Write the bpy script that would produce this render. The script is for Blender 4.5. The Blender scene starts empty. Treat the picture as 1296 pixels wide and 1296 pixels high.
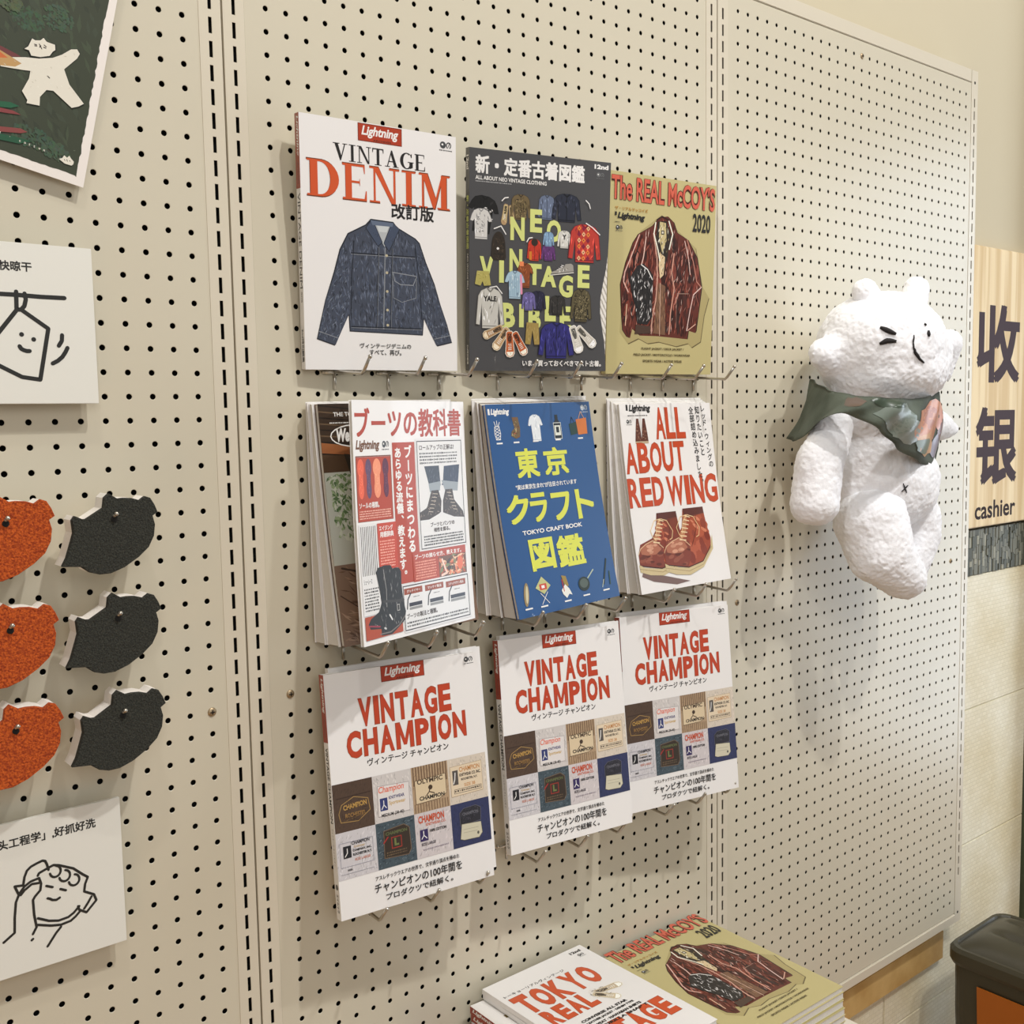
import bpy, bmesh, math, random
from mathutils import Vector, Matrix, noise
from mathutils.geometry import tessellate_polygon
PI = math.pi
C = bpy.context.scene.collection
scene = bpy.context.scene
random.seed(7)

# ------------------------------------------------------------------ camera, world, lights, exposure
cam_d = bpy.data.cameras.new('camera')
cam = bpy.data.objects.new('camera', cam_d); C.objects.link(cam)
cam_d.sensor_width = 36; cam_d.lens = 36.97; cam_d.clip_start = 0.05
_r = ((0.77246, -0.63483, -0.01718), (-0.06943, -0.05753, -0.99593), (0.63126, 0.77051, -0.08852))   # right, down, forward
cam.matrix_world = Matrix(((_r[0][0], -_r[1][0], -_r[2][0], -0.46683),
                           (_r[0][1], -_r[1][1], -_r[2][1], -1.10431),
                           (_r[0][2], -_r[1][2], -_r[2][2], 0.07057), (0, 0, 0, 1)))
scene.camera = cam
scene.view_settings.view_transform = 'Standard'
scene.view_settings.look = 'None'
scene.view_settings.gamma = 1.0
scene.view_settings.exposure = 0.08
scene.view_settings.use_curve_mapping = False

world = bpy.data.worlds.new('world'); scene.world = world
world.use_nodes = True
world.node_tree.nodes['Background'].inputs['Color'].default_value = (1.0, 0.955, 0.89, 1)
world.node_tree.nodes['Background'].inputs['Strength'].default_value = 0.28

def area(name, loc, target, size, power, color, size_y=None):
    l = bpy.data.lights.new(name, 'AREA'); l.energy = power; l.color = color; l.size = size
    if size_y: l.shape = 'RECTANGLE'; l.size_y = size_y
    o = bpy.data.objects.new(name, l); C.objects.link(o); o.location = loc
    o.rotation_euler = (Vector(target) - Vector(loc)).to_track_quat('-Z', 'Y').to_euler()
    return o
area('ceiling_spot', (0.70, -2.10, 3.2), (0.6, 0, 0.0), 0.10, 64, (1.0, 0.992, 0.985))
area('ceiling_spot', (1.60, -2.30, 3.2), (1.4, 0, -0.3), 0.12, 35, (1.0, 0.992, 0.985))
area('ceiling_spot', (-0.70, -1.50, 3.2), (0.3, 0, -0.2), 0.09, 15, (1.0, 0.97, 0.93))
area('bear_fill_area', (-0.7, -2.7, 0.9), (1.1, -0.1, -0.4), 1.2, 15, (1.0, 0.995, 0.985))  # added soft fill that brightens the bear, no real fixture
area('shop_front_daylight', (3.95, -1.25, -0.2), (1.6, 0, -0.4), 1.0, 34, (0.78, 0.89, 1.0), 2.7)
_l = bpy.data.lights.new('bear_fill_spot', 'SPOT'); _l.energy = 90; _l.spot_size = math.radians(17); _l.spot_blend = .7; _l.shadow_soft_size = .05; _l.color = (1.0, 0.99, 0.98)  # added narrow spot to lift the bear's camera side, no known lamp
_o = bpy.data.objects.new('bear_fill_spot', _l); C.objects.link(_o); _o.location = (-1.5, -1.5, 1.9)
_o.rotation_euler = (Vector((1.13, -.1, .06)) - _o.location).to_track_quat('-Z', 'Y').to_euler()
area('warm_wall_fill', (-1.3, -1.0, -1.1), (-0.1, 0, -0.7), 0.5, 2.0, (1.0, 0.55, 0.22))  # added fill that warms the lower left wall, not a real lamp

# ------------------------------------------------------------------ helpers
def lin(c):
    out = []
    for v in c[:3]:
        v = v / 255.0
        out.append(v / 12.92 if v <= 0.04045 else ((v + 0.055) / 1.055) ** 2.4)
    return tuple(out) + (1.0,)

def mat(name, col, rough=0.5, metal=0.0, bump=0.0, scale=200.0, col2=None, nscale=None, spec=0.5, sheen=0.0, coat=0.0):
    m = bpy.data.materials.new(name); m.use_nodes = True
    nt = m.node_tree; b = nt.nodes['Principled BSDF']
    b.inputs['Base Color'].default_value = lin(col); b.inputs['Roughness'].default_value = rough
    b.inputs['Metallic'].default_value = metal; b.inputs['Specular IOR Level'].default_value = spec
    b.inputs['Sheen Weight'].default_value = sheen; b.inputs['Coat Weight'].default_value = coat
    tc = nt.nodes.new('ShaderNodeTexCoord')
    if col2:
        n = nt.nodes.new('ShaderNodeTexNoise'); n.inputs['Scale'].default_value = nscale or 20
        n.inputs['Detail'].default_value = 5
        r = nt.nodes.new('ShaderNodeValToRGB'); r.color_ramp.elements[0].position = .38; r.color_ramp.elements[1].position = .62
        r.color_ramp.elements[0].color = lin(col); r.color_ramp.elements[1].color = lin(col2)
        nt.links.new(tc.outputs['Object'], n.inputs['Vector']); nt.links.new(n.outputs['Fac'], r.inputs['Fac'])
        nt.links.new(r.outputs['Color'], b.inputs['Base Color'])
    if bump:
        n = nt.nodes.new('ShaderNodeTexNoise'); n.inputs['Scale'].default_value = scale; n.inputs['Detail'].default_value = 4
        bp = nt.nodes.new('ShaderNodeBump'); bp.inputs['Strength'].default_value = bump; bp.inputs['Distance'].default_value = 0.002
        nt.links.new(tc.outputs['Object'], n.inputs['Vector']); nt.links.new(n.outputs['Fac'], bp.inputs['Height'])
        nt.links.new(bp.outputs['Normal'], b.inputs['Normal'])
    return m

M = {}
M['paint'] = mat('beige_powder_coat', (205, 197, 176), 0.29, bump=0.02, scale=900)
M['rail'] = mat('beige_rail_coat', (211, 202, 182), 0.3)
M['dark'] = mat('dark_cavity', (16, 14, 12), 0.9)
M['wall'] = mat('painted_wall', (198, 187, 160), 0.75, bump=0.05, scale=300)
M['ceiling'] = mat('ceiling_paint', (228, 222, 208), 0.8)
M['floor'] = mat('floor_tile', (160, 128, 92), 0.5, col2=(150, 116, 80), nscale=3)
M['steel'] = mat('nickel_wire', (190, 184, 172), 0.28, metal=0.9)
M['screw'] = mat('screw_brass', (170, 150, 120), 0.4, metal=0.7)
M['paper'] = mat('white_cover_stock', (236, 233, 230), 0.32, coat=0.3)
M['charcoal'] = mat('charcoal_cover_stock', (76, 76, 78), 0.34, coat=0.3)
M['olive'] = mat('olive_cover_stock', (190, 178, 126), 0.36, coat=0.2)
M['blue'] = mat('blue_cover_stock', (38, 84, 138), 0.3, coat=0.4)
M['kraft'] = mat('brown_photo_stock', (96, 76, 58), 0.4, coat=0.2)
M['sign'] = mat('pale_pine', (226, 204, 160), 0.55, bump=0.05, scale=60)
M['wood'] = mat('oak_batten', (206, 172, 112), 0.55, col2=(188, 150, 90), nscale=14)
M['fur'] = mat('white_plush', (240, 240, 243), 0.95, bump=0.45, scale=230, sheen=0.4, spec=0.1)
M['bin'] = mat('charcoal_plastic', (62, 58, 44), 0.38, bump=0.05, scale=700)
M['binorange'] = mat('orange_brown_panel', (176, 96, 18), 0.45)
M['pillar'] = mat('dark_green_pillar', (84, 90, 66), 0.5)
M['foam'] = mat('white_foam', (236, 230, 222), 0.8, bump=0.2, scale=500)
M['blackpile'] = mat('black_sponge_pile', (30, 31, 26), 0.95, bump=0.9, scale=520, col2=(56, 56, 48), nscale=700)
M['orangepile'] = mat('orange_sponge_pile', (146, 52, 8), 0.95, bump=0.9, scale=420, col2=(196, 88, 24), nscale=520)
M['thread'] = mat('black_thread', (30, 26, 26), 0.8)
M['table'] = mat('pale_table_laminate', (214, 206, 190), 0.5)
M['purple'] = mat('violet_packet', (96, 78, 176), 0.4)
M['card'] = mat('white_card_board', (226, 224, 214), 0.5)
M['cardedge'] = mat('card_core', (150, 138, 110), 0.7)
M['posterw'] = mat('poster_paper', (232, 224, 216), 0.6)

def edge_mat(name, axis):
    m = bpy.data.materials.new(name); m.use_nodes = True; nt = m.node_tree; b = nt.nodes['Principled BSDF']
    b.inputs['Roughness'].default_value = 0.8
    tc = nt.nodes.new('ShaderNodeTexCoord'); w = nt.nodes.new('ShaderNodeTexWave')
    w.bands_direction = axis; w.inputs['Scale'].default_value = 260; w.inputs['Distortion'].default_value = 1.5
    w.inputs['Detail'].default_value = 2
    r = nt.nodes.new('ShaderNodeValToRGB'); r.color_ramp.elements[0].color = lin((168, 162, 150)); r.color_ramp.elements[1].color = lin((230, 226, 218))
    r.color_ramp.elements[1].position = .5
    nt.links.new(tc.outputs['Object'], w.inputs['Vector']); nt.links.new(w.outputs['Color'], r.inputs['Fac'])
    nt.links.new(r.outputs['Color'], b.inputs['Base Color'])
    return m
M['pages_y'] = edge_mat('page_edges_standing', 'Y')
M['pages_z'] = edge_mat('page_edges_lying', 'Z')

def ink_material():
    m = bpy.data.materials.new('printed_ink'); m.use_nodes = True; nt = m.node_tree; b = nt.nodes['Principled BSDF']
    a = nt.nodes.new('ShaderNodeAttribute'); a.attribute_name = 'ink'
    b.inputs['Roughness'].default_value = 0.34; b.inputs['Coat Weight'].default_value = 0.2
    nt.links.new(a.outputs['Color'], b.inputs['Base Color'])
    return m
M['ink'] = ink_material()
M['ink_matte'] = M['ink'].copy(); M['ink_matte'].name = 'matte_lettering'
_b = M['ink_matte'].node_tree.nodes['Principled BSDF']; _b.inputs['Roughness'].default_value = .85; _b.inputs['Coat Weight'].default_value = 0; _b.inputs['Specular IOR Level'].default_value = .15

# pine grain on the sign
nt = M['sign'].node_tree; b = nt.nodes['Principled BSDF']
tc = nt.nodes.new('ShaderNodeTexCoord'); mp = nt.nodes.new('ShaderNodeMapping'); mp.inputs['Scale'].default_value = (26, 8, 1.2)
n = nt.nodes.new('ShaderNodeTexNoise'); n.inputs['Scale'].default_value = 1.5; n.inputs['Detail'].default_value = 6
r = nt.nodes.new('ShaderNodeValToRGB'); r.color_ramp.elements[0].color = lin((212, 182, 130)); r.color_ramp.elements[1].color = lin((234, 212, 168))
r.color_ramp.elements[0].position = .4; r.color_ramp.elements[1].position = .58
nt.links.new(tc.outputs['Object'], mp.inputs['Vector']); nt.links.new(mp.outputs['Vector'], n.inputs['Vector'])
nt.links.new(n.outputs['Fac'], r.inputs['Fac']); nt.links.new(r.outputs['Color'], b.inputs['Base Color'])

# stone tile with a fine chipped mosaic relief
def stone(name, c1, c2, msx, msz):
    m = bpy.data.materials.new(name); m.use_nodes = True; nt = m.node_tree; b = nt.nodes['Principled BSDF']
    b.inputs['Roughness'].default_value = 0.6
    tc = nt.nodes.new('ShaderNodeTexCoord'); mp = nt.nodes.new('ShaderNodeMapping')
    mp.inputs['Rotation'].default_value = (PI/2, 0, 0)
    nt.links.new(tc.outputs['Object'], mp.inputs['Vector'])
    br = nt.nodes.new('ShaderNodeTexBrick'); br.inputs['Scale'].default_value = 1
    br.inputs['Brick Width'].default_value = msx; br.inputs['Row Height'].default_value = msz
    br.inputs['Mortar Size'].default_value = 0.0011; br.inputs['Mortar Smooth'].default_value = 0.4
    br.inputs['Color1'].default_value = lin(c1); br.inputs['Color2'].default_value = lin(c2)
    br.inputs['Mortar'].default_value = lin([v * .97 for v in c2])
    nt.links.new(mp.outputs['Vector'], br.inputs['Vector'])
    n = nt.nodes.new('ShaderNodeTexNoise'); n.inputs['Scale'].default_value = 5; n.inputs['Detail'].default_value = 5
    nt.links.new(tc.outputs['Object'], n.inputs['Vector'])
    r = nt.nodes.new('ShaderNodeValToRGB'); r.color_ramp.elements[0].color = lin((226, 212, 176)); r.color_ramp.elements[1].color = lin((255, 255, 255))
    r.color_ramp.elements[0].position = .32; r.color_ramp.elements[1].position = .62
    nt.links.new(n.outputs['Fac'], r.inputs['Fac'])
    mx = nt.nodes.new('ShaderNodeMix'); mx.data_type = 'RGBA'; mx.blend_type = 'MULTIPLY'; mx.inputs[0].default_value = 0.6
    nt.links.new(br.outputs['Color'], mx.inputs[6]); nt.links.new(r.outputs['Color'], mx.inputs[7])
    nt.links.new(mx.outputs[2], b.inputs['Base Color'])
    bp = nt.nodes.new('ShaderNodeBump'); bp.inputs['Strength'].default_value = 0.2; bp.inputs['Distance'].default_value = 0.002; bp.invert = True
    nt.links.new(br.outputs['Fac'], bp.inputs['Height']); nt.links.new(bp.outputs['Normal'], b.inputs['Normal'])
    return m
M['stone'] = stone('cream_split_stone', (240, 234, 212), (232, 225, 200), 0.016, 0.009)
MOS = [mat('mosaic_chip_grey', (112, 112, 98), 0.6), mat('mosaic_chip_dark', (76, 78, 66), 0.6),
       mat('mosaic_chip_pale', (150, 148, 130), 0.6)]

def link(name, verts, faces, m, parent=None, smooth=False, loc=None, mats=None):
    me = bpy.data.meshes.new(name); me.from_pydata([tuple(v) for v in verts], [], faces)
    if mats:
        for x in mats: me.materials.append(x)
    elif m: me.materials.append(m)
    if smooth: me.polygons.foreach_set('use_smooth', [True] * len(me.polygons))
    o = bpy.data.objects.new(name, me); C.objects.link(o)
    if parent: o.parent = parent
    if loc: o.location = loc
    return o
def obj(name, bm, m, parent=None, smooth=False):
    me = bpy.data.meshes.new(name); bm.normal_update(); bm.to_mesh(me); bm.free()
    if m: me.materials.append(m)
    if smooth: me.polygons.foreach_set('use_smooth', [True] * len(me.polygons))
    o = bpy.data.objects.new(name, me); C.objects.link(o)
    if parent: o.parent = parent
    return o
def thing(name, label, cat, loc=(0, 0, 0), group=None):
    o = bpy.data.objects.new(name, None); C.objects.link(o); o.location = loc; o.empty_display_size = .05
    o['label'] = label; o['category'] = cat
    if group: o['group'] = group
    return o
def tag(o, label, cat, group=None):
    o['label'] = label; o['category'] = cat
    if group: o['group'] = group
    return o
def box(x0, x1, y0, y1, z0, z1, bevel=0.0, bm=None):
    bm = bm or bmesh.new()
    g = bmesh.ops.create_cube(bm, size=1.0)['verts']
    bmesh.ops.scale(bm, vec=(x1 - x0, y1 - y0, z1 - z0), verts=g)
    bmesh.ops.translate(bm, vec=((x0 + x1) / 2, (y0 + y1) / 2, (z0 + z1) / 2), verts=g)
    if bevel:
        es = {e for v in g for e in v.link_edges}
        bmesh.ops.bevel(bm, geom=list(es), offset=bevel, segments=2, affect='EDGES')
    return bm
def tube(pts, r, seg=8, bm=None, caps=True):
    bm = bm or bmesh.new(); pts = [Vector(p) for p in pts]; rings = []
    up = Vector((0.13, 0.21, 1)).normalized()
    for i, p in enumerate(pts):
        d = (pts[min(i + 1, len(pts) - 1)] - pts[max(i - 1, 0)]).normalized()
        a = d.cross(up)
        if a.length < .05: a = d.cross(Vector((1, 0, 0)))
        a.normalize(); bq = d.cross(a); rr = r[i] if isinstance(r, (list, tuple)) else r
        rings.append([bm.verts.new(p + (a * math.cos(t) + bq * math.sin(t)) * rr) for t in [2 * PI * k / seg for k in range(seg)]])
    for a, bq in zip(rings, rings[1:]):
        for k in range(seg): bm.faces.new((a[k], a[(k + 1) % seg], bq[(k + 1) % seg], bq[k]))
    if caps: bm.faces.new(rings[0][::-1]); bm.faces.new(rings[-1])
    return bm

# ------------------------------------------------------------------ print: flat graphics laid on a surface
_gl = {}
def glyphs(s, bold=0.0, shear=0.0):
    k = (s, bold, shear)
    if k not in _gl:
        cu = bpy.data.curves.new('glyph', 'FONT'); cu.body = s; cu.offset = bold; cu.shear = shear
        cu.resolution_u = 3; cu.fill_mode = 'FRONT'
        o = bpy.data.objects.new('glyph', cu); C.objects.link(o)
        bpy.context.view_layer.update()
        ev = o.evaluated_get(bpy.context.evaluated_depsgraph_get()); me = ev.to_mesh()
        v = [(p.co.x, p.co.y) for p in me.vertices]; f = [tuple(p.vertices) for p in me.polygons]
        ev.to_mesh_clear(); bpy.data.objects.remove(o); bpy.data.curves.remove(cu)
        _gl[k] = (v, f)
    return _gl[k]

SERIF = {
 'I': (.5, [[(.3, 0), (.7, 0), (.7, 1), (.3, 1)], [(0, 0), (1, 0), (1, .045), (0, .045)], [(0, .955), (1, .955), (1, 1), (0, 1)]]),
 'V': (1.0, [[(.08, 1), (.32, 1), (.6, .2), (.54, 0), (.47, 0)], [(.8, 1), (.88, 1), (.54, 0), (.47, 0), (.52, .15)], [(-.03, .955), (.45, .955), (.45, 1), (-.03, 1)], [(.67, .955), (1.02, .955), (1.02, 1), (.67, 1)]]),
 'N': (1.0, [[(.12, 0), (.19, 0), (.19, 1), (.12, 1)], [(.1, 1), (.3, 1), (.89, .02), (.89, 0), (.75, 0)], [(.82, 0), (.89, 0), (.89, 1), (.82, 1)], [(-.02, 1), (.3, 1), (.3, .955), (-.02, .955)], [(-.02, 0), (.34, 0), (.34, .045), (-.02, .045)], [(.67, .955), (1.03, .955), (1.03, 1), (.67, 1)]]),
 'T': (.85, [[(.38, 0), (.62, 0), (.62, 1), (.38, 1)], [(0, .93), (1, .93), (1, 1), (0, 1)], [(0, .74), (.05, .74), (.1, .94), (0, .94)], [(1, .74), (.95, .74), (.9, .94), (1, .94)], [(.2, 0), (.8, 0), (.8, .045), (.2, .045)]]),
 'A': (1.0, [[(.46, 1), (.54, 1), (.93, 0), (.7, 0), (.42, .78)], [(.46, 1), (.51, .95), (.2, 0), (.12, 0)], [(.24, .3), (.7, .3), (.7, .36), (.24, .36)], [(-.02, 0), (.36, 0), (.36, .045), (-.02, .045)], [(.58, 0), (1.03, 0), (1.03, .045), (.58, .045)]]),
 'E': (.82, [[(.12, 0), (.38, 0), (.38, 1), (.12, 1)], [(0, .945), (.93, .945), (.93, 1), (0, 1)], [(0, 0), (1, 0), (1, .055), (0, .055)], [(.38, .48), (.72, .48), (.72, .54), (.38, .54)], [(.93, 1), (.86, .95), (.9, .76), (.93, .76)], [(1, 0), (.9, .05), (.96, .28), (1, .28)], [(.72, .62), (.68, .51), (.72, .4)]]),
 'M': (1.15, [[(.1, 0), (.16, 0), (.16, 1), (.1, 1)], [(.1, 1), (.28, 1), (.55, .3), (.52, 0), (.46, 0)], [(.74, 1), (.8, 1), (.52, 0), (.46, 0)], [(.72, 0), (.9, 0), (.9, 1), (.72, 1)], [(0, .955), (.28, .955), (.28, 1), (0, 1)], [(.72, .955), (1, .955), (1, 1), (.72, 1)], [(0, 0), (.28, 0), (.28, .045), (0, .045)], [(.6, 0), (1, 0), (1, .045), (.6, .045)]]),
}
def _arc(cx, cy, rx, ry, a0, a1, n=14): return [(cx + rx * math.cos(math.radians(a0 + (a1 - a0) * i / n)), cy + ry * math.sin(math.radians(a0 + (a1 - a0) * i / n))) for i in range(n + 1)]
SERIF['D'] = (1.05, [[(.1, 0), (.33, 0), (.33, 1), (.1, 1)], [(0, .95), (.5, .95), (.5, 1), (0, 1)], [(0, 0), (.5, 0), (.5, .05), (0, .05)],
    _arc(.45, .5, .55, .5, 90, -90) + _arc(.4, .5, .33, .45, -90, 90)])
SERIF['G'] = (1.05, [_arc(.52, .5, .5, .5, 55, 325) + _arc(.52, .5, .26, .44, 325, 55), [(.8, .05), (.97, .12), (.97, .45), (.72, .45), (.72, .05)], [(.6, .41), (1.04, .41), (1.04, .455), (.6, .455)], [(.78, .88), (.85, .72), (.9, .72), (.9, .97)]])

class Print:
    """collects coloured shapes in page millimetres; build() lays them on a surface function S(u, v, lift)"""
    def __init__(s): s.v = []; s.f = []; s.c = []; s.n = 0
    def add(s, verts, faces, col, layer=None):
        if layer is None: s.n += 1; layer = s.n
        k = len(s.v); s.v += [(x, y, layer) for x, y in verts]
        s.f += [tuple(i + k for i in f) for f in faces]; s.c += [lin(col)] * len(faces)
    def poly(s, pts, col, layer=None):
        t = tessellate_polygon([[Vector((x, y, 0)) for x, y in pts]])
        s.add(pts, [tuple(f) for f in t], col, layer)
    def rect(s, x0, y0, x1, y1, col, layer=None): s.add([(x0, y0), (x1, y0), (x1, y1), (x0, y1)], [(0, 1, 2, 3)], col, layer)
    def oval(s, cx, cy, rx, ry, col, rot=0, n=18):
        c, q = math.cos(math.radians(rot)), math.sin(math.radians(rot)); p = []
        for i in range(n):
            a = 2 * PI * i / n; x, y = rx * math.cos(a), ry * math.sin(a); p.append((cx + x * c - y * q, cy + x * q + y * c))
        s.add(p, [tuple(range(n))], col)
    def line(s, pts, w, col, layer=None, caps=True):
        if layer is None: s.n += 1; layer = s.n
        for (x0, y0), (x1, y1) in zip(pts, pts[1:]):
            dx, dy = x1 - x0, y1 - y0; L = math.hypot(dx, dy) or 1; nx, ny = -dy / L * w / 2, dx / L * w / 2
            s.add([(x0 + nx, y0 + ny), (x0 - nx, y0 - ny), (x1 - nx, y1 - ny), (x1 + nx, y1 + ny)], [(0, 1, 2, 3)], col, layer)
        if caps:
            for i, (x, y) in enumerate(pts):
                s.add([(x + w / 2 * math.cos(a), y + w / 2 * math.sin(a)) for a in [PI / 4 * k for k in range(8)]], [tuple(range(8))], col, layer + (i % 2) * .2 + .2)
            s.n += 1
    def frame(s, x0, y0, x1, y1, w, col):
        s.n += 1; L = s.n
        for a in ((x0, y0, x1, y0 + w), (x0, y1 - w, x1, y1), (x0, y0 + w, x0 + w, y1 - w), (x1 - w, y0 + w, x1, y1 - w)): s.rect(*a, col, L)
    def text(s, t, x0, y0, x1, y1, col, bold=0.0, shear=0.0, rot=0, outline=None, ow=.03):
        """ink box of the string fitted to x0..x1, y0..y1; rot in degrees turns it about the box centre"""
        if outline: s.text(t, x0 - ow * 8, y0 - ow * 8, x1 + ow * 8, y1 + ow * 8, outline, bold + ow, shear, rot)
        wide = any(ord(ch) > 0x2fff for ch in t)
        if wide and bold > .012:
            b2 = bold * .8; n_ = max(len(t), 1); k = min((x1 - x0) / n_, (y1 - y0)) if rot == 0 else min((y1 - y0) / n_, (x1 - x0))
            o_ = k * b2
            for dx, dy in ((-o_, -o_), (o_, -o_), (-o_, o_), (o_, o_), (0, 0)): s.text(t, x0 + o_ + dx, y0 + o_ + dy, x1 - o_ + dx, y1 - o_ + dy, col, 0.0, shear, rot)
            return
        v, f = glyphs(t, bold, shear)
        if not v: return
        a0 = min(p[0] for p in v); a1 = max(p[0] for p in v); b0 = min(p[1] for p in v); b1 = max(p[1] for p in v)
        W, H = x1 - x0, y1 - y0; cx, cy = (x0 + x1) / 2, (y0 + y1) / 2
        if rot in (90, -90): W, H = H, W
        q, c = math.sin(math.radians(rot)), math.cos(math.radians(rot)); out = []
        for x, y in v:
            X = ((x - a0) / max(a1 - a0, 1e-6) - .5) * W; Y = ((y - b0) / max(b1 - b0, 1e-6) - .5) * H
            out.append((cx + X * c - Y * q, cy + X * q + Y * c))
        s.add(out, f, col)
    def letters(s, t, x0, y0, x1, y1, col, bold=.045, outline=None, gap=.21):
        """condensed poster capitals: every letter fitted to its own slot"""
        w = [(.36 if c in "I'" else .5 if c == ' ' else 1.3 if c in 'MW' else 1.0) for c in t]
        k = (x1 - x0) / (sum(w) + gap * (len(t) - 1)); x = x0; s.n += 3; L = s.n
        for c, q in zip(t, w):
            if c != ' ':
                if c == 'I':
                    if outline: s.rect(x - .7, y0 - .7, x + q * k + .7, y1 + .7, outline, L)
                    s.rect(x, y0, x + q * k, y1, col, L + 1)
                elif c == 'M':
                    W_ = q * k; st = W_ * .2; H_ = y1 - y0
                    for e, cc, LL in (((.7, outline, L),) if outline else ()) + ((0, col, L + 1),):
                        s.rect(x - e, y0 - e, x + st + e, y1 + e, cc, LL); s.rect(x + W_ - st - e, y0 - e, x + W_ + e, y1 + e, cc, LL)
                        s.poly([(x + st * .2, y1 + e), (x + st * 1.1 + e, y1 + e), (x + W_ * .5 + st * .45, y0 + H_ * .12), (x + W_ * .5 - st * .45, y0 + H_ * .12)], cc, LL + .2)
                        s.poly([(x + W_ - st * 1.1 - e, y1 + e), (x + W_ - st * .2, y1 + e), (x + W_ * .5 + st * .45, y0 + H_ * .12), (x + W_ * .5 - st * .45, y0 + H_ * .12)], cc, LL + .4)
                else:
                    v, f = glyphs(c, bold); a0 = min(p[0] for p in v); a1 = max(p[0] for p in v); b0 = min(p[1] for p in v); b1 = max(p[1] for p in v)
                    for e, cc, LL in (((.7, outline, L),) if outline else ()) + ((0, col, L + 1),):
                        s.add([(x - e + (u - a0) / (a1 - a0) * (q * k + 2 * e), y0 - e + (b_ - b0) / (b1 - b0) * (y1 - y0 + 2 * e)) for u, b_ in v], f, cc, LL)
            x += (q + gap) * k
        s.n += 2
    def vtext(s, t, x0, y0, x1, y1, col, bold=0.0, slant=0.0, wave=0.0):
        n = len(t); h = (y1 - y0) / n; s.n += 1; L = s.n
        if bold > .012:
            o_ = h * bold * .7
            for dx, dy in ((-o_, -o_), (o_, -o_), (-o_, o_), (o_, o_)): s.vtext(t, x0 + dx, y0 + dy, x1 + dx, y1 + dy, col, 0.0, slant)
            return
        for i, ch in enumerate(t):
            if ch in ' ': continue
            v, f = glyphs(ch, bold)
            yc = y1 - h * (i + .5); xc = (x0 + x1) / 2 + slant * i
            a0 = min(p[0] for p in v); a1 = max(p[0] for p in v); b0 = min(p[1] for p in v); b1 = max(p[1] for p in v)
            W = x1 - x0; k = W * .97
            if ch in 'ー': out = [(xc + ((y - (b0 + b1) / 2)) * k, yc - ((x - (a0 + a1) / 2)) * h * .97) for x, y in v]
            elif ch in '、。': out = [(xc + W * .3 + (x - a0) * k - W * .15, yc + h * .3 + (y - b0) * k - W * .2) for x, y in v]
            else: out = [(xc + (x - (a0 + a1) / 2) * k, yc + (y - .36) * h * 1.0) for x, y in v]
            s.add(out, f, col, L)
    def serif(s, t, x0, y0, x1, y1, col, gap=.12):
        tot = sum(SERIF[c][0] for c in t) + gap * (len(t) - 1); k = (x1 - x0) / tot; x = x0; s.n += 4; L = s.n
        for c in t:
            w, P = SERIF[c]
            for j, p in enumerate(P): s.poly([(x + a * w * k, y0 + b_ * (y1 - y0)) for a, b_ in p], col, L + j * .3)
            x += (w + gap) * k
        s.n += 2
    def micro(s, x0, y0, x1, y1, rows, col, seed=1, fill=.6):
        rn = random.Random(seed); s.n += 1; h = (y1 - y0) / rows
        for r_ in range(rows):
            y = y1 - h * (r_ + .5); x = x0
            while x < x1 - h * .3:
                w = h * rn.uniform(.25, .7); hh = h * fill * rn.uniform(.3, .5)
                s.rect(x, y - hh, min(x + w, x1), y + hh, col, s.n); x += w + h * rn.uniform(.12, .35)
    def scatter(s, pts, cols, n, w, l, seed=1, ang=None):
        """short brush strokes inside a polygon"""
        rn = random.Random(seed); xs = [p[0] for p in pts]; ys = [p[1] for p in pts]
        def inside(x, y):
            c = False
            for (ax, ay), (bx, by) in zip(pts, pts[1:] + pts[:1]):
                if (ay > y) != (by > y) and x < (bx - ax) * (y - ay) / (by - ay) + ax: c = not c
            return c
        for k in range(n):
            x, y = rn.uniform(min(xs), max(xs)), rn.uniform(min(ys), max(ys))
            a = rn.uniform(0, 360) if ang is None else rn.gauss(ang, 16)
            dx, dy = math.cos(math.radians(a)) * l * rn.uniform(.4, 1) / 2, math.sin(math.radians(a)) * l * rn.uniform(.4, 1) / 2
            if not (inside(x - dx, y - dy) and inside(x + dx, y + dy) and inside(x, y)): continue
            ww = w * rn.uniform(.4, 1) / 2; q = Vector((-dy, dx)).normalized() * ww
            L = s.n + 1 + k % 6
            s.add([(x - dx, y - dy), (x + q.x, y + q.y), (x + dx, y + dy), (x - q.x, y - q.y)], [(0, 1, 2, 3)], rn.choice(cols), L + .13 * (k % 5))
        s.n += 7
    def build(s, name, S, parent, cuts=None, base=.15, step=.003, m='ink'):
        bm = bmesh.new(); cl = bm.loops.layers.float_color.new('ink')
        vs = [bm.verts.new((x, y, z)) for x, y, z in s.v]
        for f, c in zip(s.f, s.c):
            try: fc = bm.faces.new([vs[i] for i in f])
            except ValueError: continue
            for lp in fc.loops: lp[cl] = c
        for cy in cuts or []:
            bmesh.ops.bisect_plane(bm, geom=bm.verts[:] + bm.edges[:] + bm.faces[:], plane_co=(0, cy, 0), plane_no=(0, 1, 0), dist=1e-5)
        for v in bm.verts: v.co = S(v.co.x, v.co.y, base + v.co.z * step)
        # every face must look the way the surface lifts
        c0 = Vector(S(0, 0, 0)); nrm = Vector(S(0, 0, 1)) - c0
        for fc in bm.faces: fc.normal_update()
        flip = [fc for fc in bm.faces if fc.normal.dot(nrm) < 0]
        if flip: bmesh.ops.reverse_faces(bm, faces=flip)
        return obj(name, bm, M[m], parent)
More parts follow.
